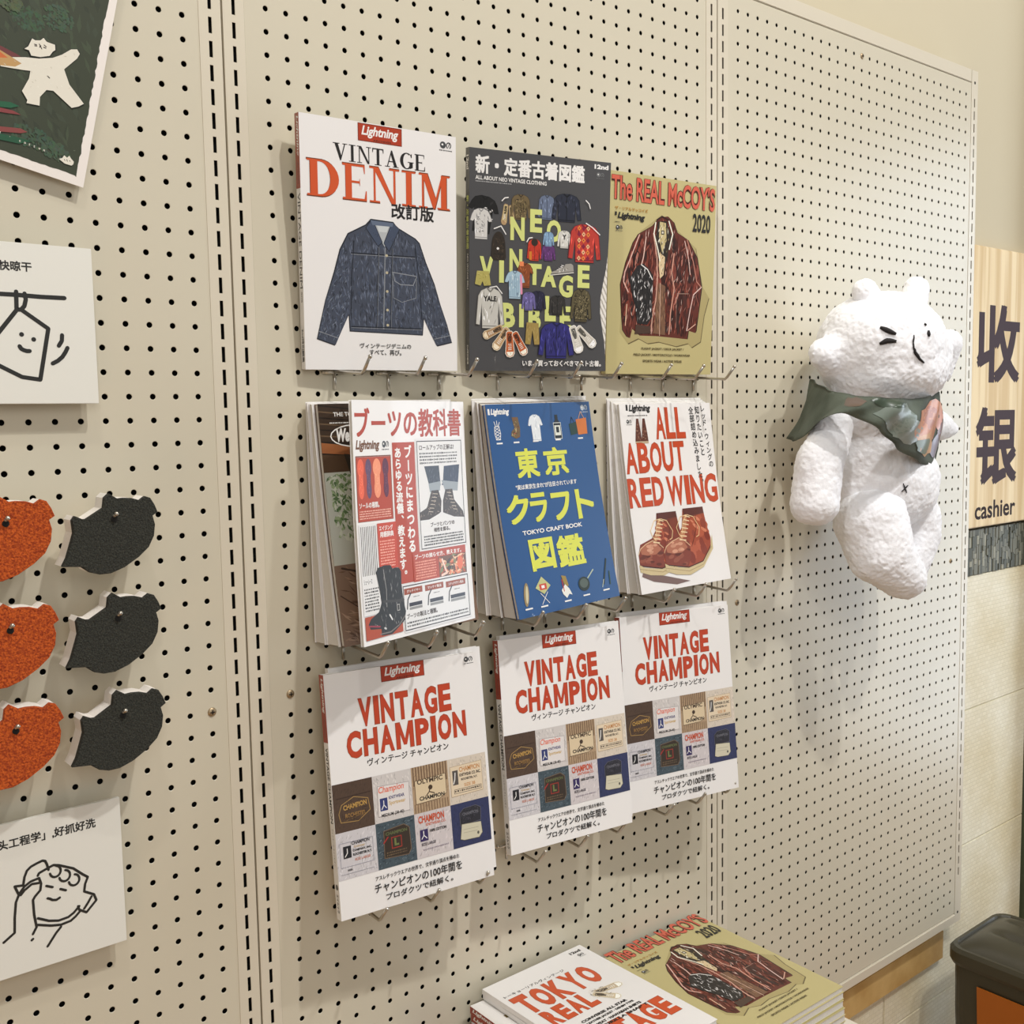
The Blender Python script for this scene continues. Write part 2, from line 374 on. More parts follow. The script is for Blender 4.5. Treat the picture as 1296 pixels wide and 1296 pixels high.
# ------------------------------------------------------------------ setting: floor, walls, ceiling
def struct(o): o['kind'] = 'structure'; return o
FZ = -1.53
struct(obj('floor', box(-2.2, 4.4, -3.0, 0.10, FZ - .05, FZ), M['floor']))
struct(obj('ceiling', box(-2.2, 4.4, -3.0, 0.10, 3.30, 3.35), M['ceiling']))
wb = struct(obj('wall_back', box(-2.2, 4.4, 0.045, 0.10, FZ, 3.30), M['wall']))

# cream split-stone slabs hung on the wall, right of and below the pegboard frame
slab_rows = [(-0.2925, -0.5915), (-0.5925, -0.9015), (-0.9025, -1.2175), (-1.2185, -1.529)]
for (z1, z0) in slab_rows:
    for x0, x1 in [(-.96, -.363), (-.36, .237), (.24, .837), (.84, 1.437), (1.44, 2.04)]:
        if z1 > -.90 and x0 < 1.4: continue
        o = obj('stone_tile', box(x0, x1, .030, .046, z0, z1, .0012), M['stone'], wb)
# dark mosaic strip: little upright chips of uneven depth
bm = bmesh.new(); rn = random.Random(3)
x = 1.60
while x < 2.04:
    w = rn.uniform(.006, .011); z = -.2905
    while z < -.192:
        h = min(rn.uniform(.010, .034), -.190 - z)
        k0 = len(bm.faces)
        box(x, x + w - .0008, .030 - rn.uniform(0, .003), .046, z, z + h - .0008, bm=bm)
        bm.faces.ensure_lookup_table(); mi = rn.choice([0, 0, 1, 1, 2])
        for i in range(k0, len(bm.faces)): bm.faces[i].material_index = mi
        z += h
    x += w
mo = obj('mosaic_strip', bm, None, wb)
for m_ in MOS: mo.data.materials.append(m_)
mo['kind'] = 'stuff'
obj('wood_batten', box(.9, 1.655, .018, .046, -1.126, -1.062, .0015), M['wood'], wb)
struct(obj('trim_1', box(2.050, 2.35, -.02, .0449, FZ, 1.30, .002), M['pillar']))

# pine cashier sign
sg = thing('cashier_sign', 'pale pine board sign with large dark cashier lettering on the wall at the right edge', 'sign', (1.70, .03, -.185))
obj('board', box(0, .345, -.008, .015, 0, .6065, .002), M['sign'], sg)
pr = Print()
pr.text('收', 54, 316, 250, 486, (78, 68, 74), .035)
pr.text('银', 57, 91, 248, 263, (78, 68, 74), .035)
pr.text('cashier', 60, 17, 247, 57, (60, 52, 54), .02)
pr.build('sign_lettering', lambda u, v, d: Vector((u / 1000, -.008 - d / 1000, v / 1000)), sg, m='ink_matte')
for zz in (.55, .27, .03):
    bm = bmesh.new(); bmesh.ops.create_uvsphere(bm, u_segments=8, v_segments=5, radius=.003)
    bmesh.ops.translate(bm, vec=(.3355, -.0085, zz), verts=bm.verts); obj('nail', bm, M['dark'], sg, True)

# ------------------------------------------------------------------ pegboard bays
def sheet_mesh():
    """perforated sheet, 30 x 69 real holes, pitch 25 mm; local x from the first hole column, z from row 0"""
    P = .025; R = .0031; NC, NR = 30, 69; V = []; F = []; T = .0007; idx = {}
    xs = [(-.5 + i) * P for i in range(NC + 1)]
    def vid(x, y, z):
        k = (round(x * 1e6), round(y * 1e6), round(z * 1e6))
        if k not in idx: idx[k] = len(V); V.append((x, y, z))
        return idx[k]
    n = 12; B = P / 2
    ring = []
    for k in range(n):
        a = 2 * PI * k / n + PI / 4
        c, q = math.cos(a), math.sin(a); m = max(abs(c), abs(q)); 
        ring.append((c / m * B, q / m * B, c, q))
    for i in range(NC):
        for j in range(NR):
            cx = i * P; cz = -(j - 28) * P
            ov = [vid(cx + r_[0], 0, cz + r_[1]) for r_ in ring]
            iv = []; mv = []; bv = []
            for r_ in ring:
                iv.append(len(V)); V.append((cx + r_[2] * (R + .0004), 0, cz + r_[3] * (R + .0004)))
            for r_ in ring:
                mv.append(len(V)); V.append((cx + r_[2] * R, .0003, cz + r_[3] * R))
            for r_ in ring:
                bv.append(len(V)); V.append((cx + r_[2] * R, T, cz + r_[3] * R))
            for k in range(n):
                l = (k + 1) % n
                F.append((ov[k], ov[l], iv[l], iv[k])); F.append((iv[k], iv[l], mv[l], mv[k])); F.append((mv[k], mv[l], bv[l], bv[k]))
    # blank margins
    x0, x1 = -.5 * P, (NC - .5) * P; z1, z0 = 28.5 * P, -40.5 * P
    X0, X1 = -.0256, 29 * P + .0200; Z0, Z1 = -1.0285, .7255
    def q(a, b_, c, d): k = len(V); V.extend([(a, 0, c), (b_, 0, c), (b_, 0, d), (a, 0, d)]); F.append((k, k + 1, k + 2, k + 3))
    q(X0, x0, z0, z1); q(x1, X1, z0, z1); q(X0, X1, Z0, z0); q(X0, X1, z1, Z1)
    # rolled edge going back
    for a, b_ in (((X0, Z0), (X1, Z0)), ((X1, Z0), (X1, Z1)), ((X1, Z1), (X0, Z1)), ((X0, Z1), (X0, Z0))):
        k = len(V); V.extend([(a[0], 0, a[1]), (b_[0], 0, b_[1]), (b_[0], .012, b_[1]), (a[0], .012, a[1])]); F.append((k, k + 1, k + 2, k + 3))
    me = bpy.data.meshes.new('perforated_sheet'); me.from_pydata(V, [], F); me.materials.append(M['paint']); me.validate()
    bm = bmesh.new(); bm.from_mesh(me); bmesh.ops.recalc_face_normals(bm, faces=bm.faces)
    bm.faces.ensure_lookup_table()
    bm.to_mesh(me); bm.free()
    return me
def upright_mesh():
    """slotted channel face 26 mm wide, 17 x 4 mm slots at 25 mm pitch; local z as in the world, x centred"""
    V = []; F = []; W = .0125; w = .0020; T = .0010
    zs = [.6962 - .025 * k for k in range(66)]
    def q(a, b_, c, d):
        k = len(V); V.extend([(a, 0, c), (b_, 0, c), (b_, 0, d), (a, 0, d)]); F.append((k, k + 1, k + 2, k + 3))
    q(-W, -w, -1.0425, .760); q(w, W, -1.0425, .760)
    top = .760
    for z in zs:
        q(-w, w, z + .0085, top); top = z - .0085
        for a, b_ in (((-w, z - .0085), (-w, z + .0085)), ((-w, z + .0085), (w, z + .0085)), ((w, z + .0085), (w, z - .0085)), ((w, z - .0085), (-w, z - .0085))):
            k = len(V); V.extend([(a[0], 0, a[1]), (b_[0], 0, b_[1]), (b_[0], T, b_[1]), (a[0], T, a[1])]); F.append((k, k + 1, k + 2, k + 3))
    q(-w, w, -1.0425, top)
    for a in (-W, W):
        k = len(V); V.extend([(a, 0, -1.0425), (a, 0, .760), (a, .030, .760), (a, .030, -1.0425)]); F.append((k, k + 1, k + 2, k + 3))
    k = len(V); V.extend([(-W, 0, .76), (W, 0, .76), (W, .03, .76), (-W, .03, .76)]); F.append((k, k + 1, k + 2, k + 3))
    k = len(V); V.extend([(-W, 0, -1.0425), (W, 0, -1.0425), (W, .03, -1.0425), (-W, .03, -1.0425)]); F.append((k, k + 1, k + 2, k + 3))
    me = bpy.data.meshes.new('slotted_upright'); me.from_pydata(V, [], F); me.materials.append(M['rail'])
    return me
SM, UM = sheet_mesh(), upright_mesh()
def inst(name, me, parent, loc):
    o = bpy.data.objects.new(name, me); C.objects.link(o); o.parent = parent; o.location = loc; return o
def screw(parent, x, z):
    bm = bmesh.new(); bmesh.ops.create_uvsphere(bm, u_segments=14, v_segments=8, radius=.0052)
    bmesh.ops.scale(bm, vec=(1, .45, 1), verts=bm.verts)
    for a in (0, PI / 2):
        g = bmesh.ops.create_cube(bm, size=1)['verts']; bmesh.ops.scale(bm, vec=(.005, .0008, .0010), verts=g)
        bmesh.ops.rotate(bm, cent=(0, 0, 0), matrix=Matrix.Rotation(a, 3, 'Y'), verts=g); bmesh.ops.translate(bm, vec=(0, -.0022, 0), verts=g)
        for v in g:
            for f in v.link_faces: f.material_index = 1
    o = obj('screw', bm, M['screw'], parent, True); o.data.materials.append(M['dark']); o.location = (x, 0, z)
SEAM = .0445; BAY = .8235
bays = [(SEAM - BAY, -.0488 + 0.0, 0.0, 'left beige perforated pegboard bay behind the sponges, cards and poster'),
        (SEAM, .0967, .0031, 'middle beige perforated pegboard bay behind the nine hanging magazines'),
        (SEAM + BAY, .9196, .0085, 'right beige perforated pegboard bay behind the white plush bear')]
for i, (xs_, hx, dz, lab) in enumerate(bays):
    t = thing('pegboard_bay', lab, 'pegboard', (xs_, 0, 0))
    # hole column 0 of bay A ends at x=0 with its last (30th) column
    h0 = (-.725 if i == 0 else hx) - xs_
    inst('perforated_sheet', SM, t, (h0, 0, dz))
    inst('slotted_upright', UM, t, (.0137, -.0006, 0)); inst('slotted_upright', UM, t, (BAY - .0137, -.0006, 0))
    obj('cavity_shade_sheet', box(.004, BAY - .004, .014, .020, -1.03, .75), M['dark'], t)  # dark sheet added as the shade behind holes and slots
    obj('top_rail', box(.0275, BAY - .0275, -.0008, .03, .7355, .7605, .0012), M['rail'], t)
    obj('bottom_rail', box(.0275, BAY - .0275, -.003, .03, -1.0415, -1.0215, .0015), M['rail'], t)
    if i == 0: screw(t, 0 - xs_, -.25)
    if i == 1: screw(t, .0967 - xs_, -.247)
    if i == 2:
        screw(t, .9196 - xs_, -.2415); screw(t, .9196 + .35 - xs_, .7085); screw(t, .9196 + .70 - xs_, -.2415)
    for xx in (.0137, BAY - .0137):  # dark discs painted for the shade in the round frame holes
        bm = bmesh.new(); g = bmesh.ops.create_cone(bm, cap_ends=True, segments=12, radius1=.003, radius2=.003, depth=.001)['verts']
        bmesh.ops.rotate(bm, cent=(0, 0, 0), matrix=Matrix.Rotation(PI / 2, 3, 'X'), verts=g)
        b2 = bm.copy(); bmesh.ops.translate(bm, vec=(xx, -.0003, .7361), verts=bm.verts); obj('frame_hole_disc', bm, M['dark'], t)
        bmesh.ops.translate(b2, vec=(xx, -.0003, -1.0212), verts=b2.verts); obj('frame_hole_disc', b2, M['dark'], t)

# ------------------------------------------------------------------ wire hooks that carry the magazines
def hook(x, z, L, rise, label, group, ang=0.0):
    t = thing('wire_hook', label, 'hook', (x, 0, z), group)
    bm = tube([(-.013, -.0055, 0), (.013, -.0055, 0)], .0021)
    tube([(-.013, .004, 0), (-.013, -.0055, 0)], .0019, bm=bm); tube([(.013, .004, 0), (.013, -.0055, 0)], .0019, bm=bm)
    obj('crossbar', bm, M['steel'], t, True)
    obj('leg', tube([(0, -.0055, 0), (0, -.0055, -.020)], .0021), M['steel'], t, True)
    dz = -.004
    pts = [(0, -.0055, .001), (0, -L * .6, dz * .5), (0, -L, dz), (0, -L - .004, dz + .003), (0, -L - .018, dz + rise)]
    obj('arm', tube(pts, .0020), M['steel'], t, True)
    bm = bmesh.new(); bmesh.ops.create_uvsphere(bm, u_segments=10, v_segments=6, radius=.0026)
    bmesh.ops.translate(bm, vec=pts[-1], verts=bm.verts); obj('tip', bm, M['steel'], t, True)
    return t
names = {0: ('left', 'jacket-cover white magazine'), 1: ('left', 'charcoal magazine'), 2: ('left', 'olive magazine')}
pos = ['left', 'middle', 'right']
rows = [(.1285, .068, .018, ['denim jacket magazine', 'charcoal clothing magazine', 'olive leather jacket magazine on the pegboard'], 'hooks under the top row'),
        (-.1955, .072, .020, ['red and white boots magazine', 'blue craft magazine', 'white work boots magazine'], 'hooks under the middle row'),
        (-.5160, .070, .020, ['left labels magazine in the bottom row', 'middle labels magazine in the bottom row', 'right labels magazine in the bottom row'], 'hooks under the bottom row')]
HX = [[.166, .241, .317], [.413, .4895, .5645], [.6645, .7345, .8045]]
for z, L, rise, mags, grp in rows:
    for i, ms in enumerate(mags):
        for j, x in enumerate(HX[i]):
            LL = L
            if z < -.1 and z > -.3 and i == 0: LL = L + (.016, .006, -.002)[j]
            hook(x, z, LL, rise, '%s of three wire hooks under the %s' % (pos[j], ms), grp)

# ------------------------------------------------------------------ magazines
NV = 14
class Frame:
    """bottom-left corner O, page width vector U, page height vector V; bow = how far the middle sags to the wall (mm)"""
    def __init__(s, O, U, V, bow=0.0, W=210.0, H=285.0):
        s.O, s.U, s.V, s.bow, s.W, s.H = Vector(O), Vector(U), Vector(V), bow, W, H
        s.n = s.U.cross(s.V).normalized(); s.cuts = [H * i / NV for i in range(NV + 1)]
        s.tab = [bow * math.sin(PI * i / NV) for i in range(NV + 1)]
    def b(s, v):
        t = min(max(v / s.H, 0), .99999) * NV; i = int(t); return s.tab[i] * (1 - (t - i)) + s.tab[i + 1] * (t - i)
    def S(s, u, v, d=0.0, rel=None):
        return (s.O - (rel or s.O)) + s.U * (u / s.W) + s.V * (v / s.H) + s.n * ((d - s.b(v)) / 1000)
    def back(s, T): return Frame(s.O - s.n * T / 1000, s.U, s.V, s.bow, s.W, s.H)
    def lerp(s, o, t): return Frame(s.O.lerp(o.O, t), s.U.lerp(o.U, t), s.V.lerp(o.V, t), s.bow * (1 - t) + o.bow * t, s.W, s.H)

def slab(name, A, B, u0, u1, v0, v1, t0, t1, m, parent, rel, uedge=None):
    """solid between fractions t0..t1 of the way from surface A to surface B"""
    vs = [v0] + [c for c in A.cuts if v0 + .5 < c < v1 - .5] + [v1]; V = []; F = []
    for v in vs:
        ue = uedge(v) if uedge else u1
        for t in (t0, t1):
            for u in (u0, ue): V.append(A.S(u, v, 0, rel).lerp(B.S(u, v, 0, rel), t))
    for i in range(len(vs) - 1):
        k = i * 4; l = k + 4
        F += [(k, k + 1, l + 1, l), (k + 2, l + 2, l + 3, k + 3), (k, l, l + 2, k + 2), (k + 1, k + 3, l + 3, l + 1)]
    F += [(0, 2, 3, 1)]; k = (len(vs) - 1) * 4; F += [(k, k + 1, k + 3, k + 2)]
    o = link(name, V, F, m, parent)
    return o
def magazine(label, A, B, cover, group=None, spine='left', prt=None, sprt=None, spine_mat=None, lying=False, uedge=None, cat='magazine', name='magazine'):
    t = thing(name, label, cat, A.O, group); W, H = A.W, A.H; rel = A.O
    T = max((A.S(0, 0, 0, rel) - B.S(0, 0, 0, rel)).length, (A.S(0, H, 0, rel) - B.S(0, H, 0, rel)).length) * 1000; e = .35 / T
    L = spine == 'left'
    fc = slab('front_cover', A, B, 0, W, 0, H, 0, e, cover, t, rel, uedge)
    slab('page_block', A, B, .5 if L else 1.2, W - (1.2 if L else .5), 1, H - 1, e * 1.05, 1 - e * 1.05, M['pages_z' if lying else 'pages_y'], t, rel)
    slab('back_cover', A, B, 0, W, 0, H, 1 - e, 1, cover, t, rel)
    sp = slab('spine', A, B, -.35 if L else W, 0 if L else W + .35, 0, H, 0, 1, spine_mat or cover, t, rel)
    if prt:
        prt.build('cover_print', lambda u, v, d: A.S(u, v, d, rel), fc, A.cuts if A.bow else None)
    if sprt:
        # spine print: u across the spine (0 back .. T front), v up
        side = (A.O - B.O); nn = -A.U.normalized()
        def SS(u, v, d):
            p0 = B.S(-.35, v, 0, rel); p1 = A.S(-.35, v, 0, rel); return p0.lerp(p1, u / T) + nn * (d / 1000)
        sprt.build('spine_print', SS, sp)
    return t, T

RED = (188, 66, 36); INK = (34, 32, 32); WH = (238, 236, 232)
DEN = (66, 72, 86)
def lightning(p, x0, y0, x1, y1, plate=True, col=None):
    if plate:
        p.rect(x0, y0, x1, y1, (172, 58, 30)); p.frame(x0, y0, x1, y1, .8, (120, 44, 20))
        p.text('Lightning', x0 + (x1 - x0) * .08, y0 + (y1 - y0) * .2, x1 - (x1 - x0) * .08, y1 - (y1 - y0) * .12, WH, .03, .25)
        p.text('ARCHIVES', x0 + (x1 - x0) * .34, y0 + 1.2, x1 - (x1 - x0) * .25, y0 + 3.4, (70, 30, 16), .02)
    else: p.text('Lightning', x0, y0, x1, y1, col or INK, .035, .25)
def publisher(p, x0, y0, x1, y1, c=(70, 72, 74)):
    w = x1 - x0; h = y1 - y0
    p.oval(x0 + w * .28, y0 + h * .62, w * .24, h * .34, c); p.oval(x0 + w * .24, y0 + h * .66, w * .08, h * .1, WH)
    p.line(_arc(x0 + w * .74, y0 + h * .62, w * .18, h * .28, -60, 240, 8), w * .07, c); p.line([(x0 + w * .74, y0 + h * .5), (x0 + w * .8, y0 + h * .8)], w * .06, c)
    p.micro(x0, y0, x1, y0 + h * .2, 1, c, 5)
def garment(p, x, y, w, h, col, col2=None, kind='tee', rot=0.0):
    """a little shirt, jacket or jumper; x, y the top centre"""
    col2 = col2 or tuple(int(v * .6) for v in col)
    sl = .42 if kind == 'tee' else .92
    c, q = math.cos(math.radians(rot)), math.sin(math.radians(rot))
    T = lambda pts: [(x + a * w * c + b_ * h * q, y + a * w * q - b_ * h * c) for a, b_ in pts]
    o = [(-.13, 0), (.13, 0), (.32, .07), (.42, .2), (.5, sl - .02), (.38, sl), (.3, .34), (.28, 1), (-.28, 1), (-.3, .34), (-.38, sl), (-.5, sl - .02), (-.42, .2), (-.32, .07)]
    p.poly(T([(a * 1.05, b_ * 1.02 - .01) for a, b_ in o]), col2); p.poly(T(o), col)
    light = tuple(min(255, int(v * 1.35 + 14)) for v in col)
    p.scatter(T(o), [col2, light, light, tuple((a + b_) // 2 for a, b_ in zip(col, col2))], 46, w * .05, h * .26, int(x * 7 + y), 90 + rot)
    p.line(T([(-.11, 0), (0, .09), (.11, 0)]), w * .05, col2, caps=False)
    if kind != 'tee' and kind != 'sweat': p.line(T([(0, .09), (0, .98)]), w * .03, col2, caps=False)
    p.line(T([(-.28, .95), (.28, .95)]), w * .03, col2, caps=False)
def shoe(p, x, y, L, Hh, col, sole=(225, 218, 200), rot=0.0, flip=1):
    c, q = math.cos(math.radians(rot)), math.sin(math.radians(rot))
    T = lambda pts: [(x + flip * a * L * c - b_ * Hh * q, y + flip * a * L * q + b_ * Hh * c) for a, b_ in pts]
    p.poly(T([(-.5, 0), (-.48, .16), (.48, .16), (.53, .02)]), sole)
    p.poly(T([(-.5, .12), (-.5, .8), (-.42, 1), (-.18, 1), (-.08, .75), (.2, .5), (.45, .38), (.5, .12)]), col)
    for k in range(4): p.line(T([(-.14 + .08 * k, .82 - .11 * k), (-.02 + .08 * k, .92 - .13 * k)]), L * .025, WH, caps=False)
    p.line(T([(-.5, .14), (.5, .14)]), L * .03, tuple(int(v * .5) for v in col), caps=False)

def shoetop(p, x, y, L, Wd, col, sole=(225, 218, 200), rot=90.0):
    """a low shoe seen from above, toe towards rot"""
    c, q = math.cos(math.radians(rot)), math.sin(math.radians(rot)); T = lambda pts: [(x + a * L * c - b_ * Wd * q, y + a * L * q + b_ * Wd * c) for a, b_ in pts]
    o = [(-.5, -.2), (-.5, .2), (-.44, .36), (-.2, .38), (.1, .42), (.34, .48), (.46, .32), (.5, 0), (.46, -.32), (.34, -.48), (.1, -.42), (-.2, -.38), (-.44, -.36)]
    p.poly(T([(a * 1.06, b_ * 1.16) for a, b_ in o]), sole); p.poly(T(o), col)
    p.poly(T([(-.42, -.22), (-.42, .22), (-.2, .24), (-.02, .12), (-.02, -.12), (-.2, -.24)]), tuple(int(v * .42) for v in col)); p.poly(T([(.3, -.42), (.3, .42), (.44, .28), (.48, 0), (.44, -.28)]), tuple(min(255, int(v * 1.12)) for v in sole))
    for k in range(4): p.line(T([(.0 + .07 * k, -.2), (.0 + .07 * k, .2)]), L * .03, (236, 232, 222), caps=False)
    p.scatter(T(o), [tuple(int(v * .8) for v in col), tuple(min(255, int(v * 1.2)) for v in col)], 30, 1, L * .2, int(x))

def blobs(p, pts, col, n_, rx, ry, seed, rot=0):
    """soft tone patches inside an outline"""
    rn = random.Random(seed); xs = [q[0] for q in pts]; ys = [q[1] for q in pts]; k = 0; t = 0
    def ins(x, y):
        c = False
        for (ax, ay), (bx, by) in zip(pts, pts[1:] + pts[:1]):
            if (ay > y) != (by > y) and x < (bx - ax) * (y - ay) / (by - ay) + ax: c = not c
        return c
    while k < n_ and t < n_ * 12:
        t += 1; x, y = rn.uniform(min(xs), max(xs)), rn.uniform(min(ys), max(ys)); r_ = rn.uniform(.5, 1)
        if all(ins(x + dx * rx * r_, y + dy * ry * r_) for dx, dy in ((1, 0), (-1, 0), (0, 1), (0, -1))):
            j = rn.uniform(-9, 9); p.oval(x, y, rx * r_, ry * r_, tuple(min(255, max(0, int(v + j))) for v in col), rot + rn.uniform(-15, 15), 10); k += 1

# ---- top left: jacket on white
p = Print()
lightning(p, 74, 264, 133, 284)
p.serif('VINTAGE', 42, 239, 165, 258, INK)
p.serif('DENIM', 7.2, 195.4, 201, 237.6, (110, 50, 16)); p.serif('DENIM', 8, 196.6, 200, 236.6, (206, 84, 40))
p.text('改訂版', 117, 180, 177, 198, INK, .03)
publisher(p, 186, 266, 204, 278)
jk = [(90, 176), (83, 169), (59, 157), (48, 138), (40, 112), (28, 81), (21, 55), (16, 36), (39, 29), (47, 45), (58, 66), (59, 46), (158, 44), (160, 65), (168, 50), (179, 31), (201, 36), (194, 58), (184, 83), (176, 105), (164, 130), (155, 153), (149, 158), (124, 169), (118, 175)]
p.poly([(x + (1.2 if x > 108 else -1.2), y + (1 if y > 100 else -1)) for x, y in jk], (28, 32, 42)); p.poly(jk, DEN)
bl = [(50, 55, 67), (80, 88, 106), (92, 101, 120), (66, 75, 94), (44, 48, 58), (104, 112, 130)]
p.scatter(jk, bl, 1500, 2.2, 11, 2, 92); p.scatter(jk, bl[1:], 500, .9, 6, 3)
la = [(59, 157), (48, 138), (40, 112), (28, 81), (16, 36), (39, 29), (58, 66), (62, 100), (66, 140)]
ra = [(155, 153), (164, 130), (176, 105), (194, 58), (201, 36), (179, 31), (160, 65), (154, 100), (150, 140)]
p.scatter(la, [(128, 136, 150), (104, 114, 132), (40, 44, 54)], 240, 1.0, 7, 5, 55); p.scatter(ra, [(128, 136, 150), (104, 114, 132), (40, 44, 54)], 240, 1.0, 7, 6, 125)
st = (142, 146, 152); dk = (26, 30, 40)
p.poly([(92, 174), (118, 174), (112, 158), (107, 146), (99, 158)], (178, 182, 184)); p.poly([(96, 172), (114, 172), (110, 163), (100, 163)], (200, 204, 204))
for q in ([(90, 176), (82, 166), (98, 146), (104, 151), (93, 173)], [(118, 175), (128, 168), (113, 141), (106, 150), (116, 172)]):
    p.poly(q, (66, 76, 96)); p.line(q + [q[0]], .8, dk, caps=False); p.scatter(q, bl, 40, 1, 5, 8)
p.poly([(88, 176), (120, 175), (118, 170), (91, 170)], (96, 108, 128)); p.line([(88, 176), (120, 175)], 1, dk)
p.line([(62, 136), (149, 137)], 1.2, dk); p.line([(62, 134.6), (149, 135.6)], .6, st)
for xx in (97, 106, 116): p.line([(xx + 1.5, 145), (xx - 2.5, 49)], .8, dk if xx != 106 else st, caps=False); p.line([(xx + 2.3, 145), (xx - 1.7, 49)], .4, st, caps=False)
for yy in (136, 116, 94, 72, 54): p.oval(109.5, yy, 1.8, 1.6, (190, 180, 150))
p.line([(60, 51), (158, 51)], 1.0, dk, caps=False); p.line([(60, 49.6), (158, 49.6)], .5, st, caps=False)
p.line([(117, 117), (151, 114)], 1, st); p.line([(118, 116), (120, 107), (128, 103), (146, 103), (151, 113)], 1.0, st); p.line([(118, 107), (118, 87), (130, 82), (150, 88), (151, 110)], .6, st)
p.line([(66, 150), (62, 110), (60, 60)], .9, dk); p.line([(149, 152), (155, 110), (158, 62)], .9, dk)
p.line([(18, 44), (42, 37)], .8, st); p.line([(176, 39), (199, 44)], .8, st)
p.text('ヴィンテージデニムの', 71, 26, 142, 32, INK, .02); p.text('すべて、再び。', 84, 18, 128, 24.5, INK, .02)
s = Print()
A = Frame((.1244, -.0135, .1308), (.2054, -.0143, .0008), (-.0077, -.0176, .2822))
s.rect(0, 203, 11, 285, (150, 62, 30)); s.text('Lightning', 3, 238, 9, 282, WH, .02, .2, rot=-90); s.text('Archives', 4, 208, 7.5, 232, (90, 34, 20), .01, rot=-90)
s.text('VINTAGE DENIM', 2.5, 92, 9.2, 198, INK, .0, rot=-90); s.text('改訂版', 4, 76, 8, 88, INK, rot=-90); s.text('2nd特別編集', 3, 8, 8.5, 46, INK, .02, rot=-90)
magazine('white magazine with a faded blue denim jacket on its cover, leftmost of the top row', A, A.back(10.5), M['paper'], 'magazines displayed on hooks', prt=p, sprt=s)

# ---- top middle: charcoal clothing bible
p = Print(); LG = (214, 220, 134); YG = (206, 214, 122)
p.text('新・定番古着図鑑', 8, 254, 169, 277, WH, .045); p.text('ALL ABOUT NEO VINTAGE CLOTHING', 8, 246.5, 111, 251.5, WH, .025)
p.text('12nd', 184, 275, 206, 281, WH, .05); publisher(p, 187, 262, 200, 271, (110, 112, 112))
p.micro(8, 243, 60, 245.5, 1, (180, 180, 180), 3)
garment(p, 22, 226, 42, 46, (26, 26, 26), kind='tee', rot=-8); p.scatter([(18, 212), (34, 212), (34, 196), (18, 196)], [WH], 30, 1.6, 5)
garment(p, 16, 210, 30, 38, (214, 212, 208), (150, 150, 150)); p.scatter([(9, 200), (21, 200), (21, 180), (9, 180)], [(90, 90, 90), (50, 50, 50)], 30, 1.2, 4)
shoetop(p, 50, 205, 26, 8, (196, 176, 130), (160, 130, 96), 262); shoetop(p, 60, 204, 26, 8, (190, 168, 124), (160, 130, 96), 276)
garment(p, 73, 232, 30, 32, (112, 96, 66), (60, 50, 34), 'jkt'); p.scatter([(62, 226), (84, 226), (82, 204), (64, 204)], [(70, 62, 40), (150, 134, 96), (90, 80, 50), (46, 38, 26)], 120, 2, 5)
garment(p, 112, 234, 27, 31, (104, 116, 140), kind='jkt')
garment(p, 142, 238, 44, 36, (44, 48, 62), (22, 24, 32), 'jkt')
for t_, x0, y0, x1, y1 in [('N', 58, 173, 79, 203), ('E', 87, 185, 105, 215), ('O', 112, 174, 134, 203), ('V', 14, 118, 34, 150), ('I', 42, 117, 49, 147), ('N', 57, 132, 76, 162), ('T', 84, 116, 105, 144),
                           ('A', 104, 114, 128, 142), ('G', 132, 101, 154, 131), ('E', 161, 115, 180, 146), ('B', 46, 58, 66, 91), ('I', 72, 59, 79, 90), ('B', 86, 56, 105, 88), ('L', 111, 68, 128, 102), ('E', 134, 56, 152, 89)]:
    if t_ == 'I': p.rect(x0, y0, x1, y1, LG)
    else: p.text(t_, x0, y0, x1, y1, LG, .045)
pk = _arc(41, 164, 10, 19, 0, 180, 10) + [(30, 150), (33, 146), (50, 146), (52, 150)]
p.poly(pk, (50, 42, 34)); p.scatter(pk, [(30, 26, 22), (84, 70, 56)], 50, 1.2, 8); p.oval(40, 161, 1.8, 1.6, WH); p.line([(34, 154), (48, 154)], .7, (20, 18, 16))
garment(p, 94, 176, 22, 28, (196, 58, 40), (110, 40, 30), 'jkt'); p.oval(94, 172, 5, 5, (52, 42, 34)); p.rect(86, 149, 90, 160, (212, 128, 46))
garment(p, 115, 170, 22, 21, (98, 56, 112), (60, 36, 76), 'sweat'); garment(p, 115, 187, 17, 19, (132, 164, 196), (80, 100, 130), 'jkt')
garment(p, 139, 190, 21, 23, (214, 212, 204), (140, 140, 136), 'sweat'); p.text('Y', 136, 178, 142, 185, INK, .05)
garment(p, 171, 200, 50, 50, (186, 62, 52), (120, 34, 44), 'sweat')
for yy in range(155, 196, 8):
    for xx in range(162, 182, 7):
        p.poly([(xx, yy + 3.5), (xx + 3, yy), (xx, yy - 3.5), (xx - 3, yy)], [(232, 138, 60), (126, 32, 60), (236, 190, 140)][(xx + yy) % 3]); p.oval(xx, yy, 1, 1, (140, 30, 60))
shoe(p, 137, 132, 36, 13, (160, 156, 148), (226, 224, 216), 8, -1); p.scatter([(122, 143), (140, 147), (152, 136), (124, 132)], [(60, 58, 54), WH], 40, 1.4, 5)
shr = [(10, 131), (27, 131), (30, 113), (20, 112), (18, 118), (15, 112), (7, 114)]; p.poly(shr, (182, 172, 96)); p.scatter(shr, [(150, 140, 70), (208, 200, 130)], 24, 1, 6)
garment(p, 80, 144, 24, 32, (138, 74, 38), (90, 46, 24)); p.rect(72, 140, 78, 146, (240, 140, 90))
garment(p, 65, 133, 29, 36, (170, 198, 214), (110, 130, 150)); p.line([(74, 128), (75, 104)], 3, (232, 150, 180))
for xx in range(58, 73, 3): p.line([(xx, 126), (xx, 100)], .6, (110, 140, 170), caps=False)
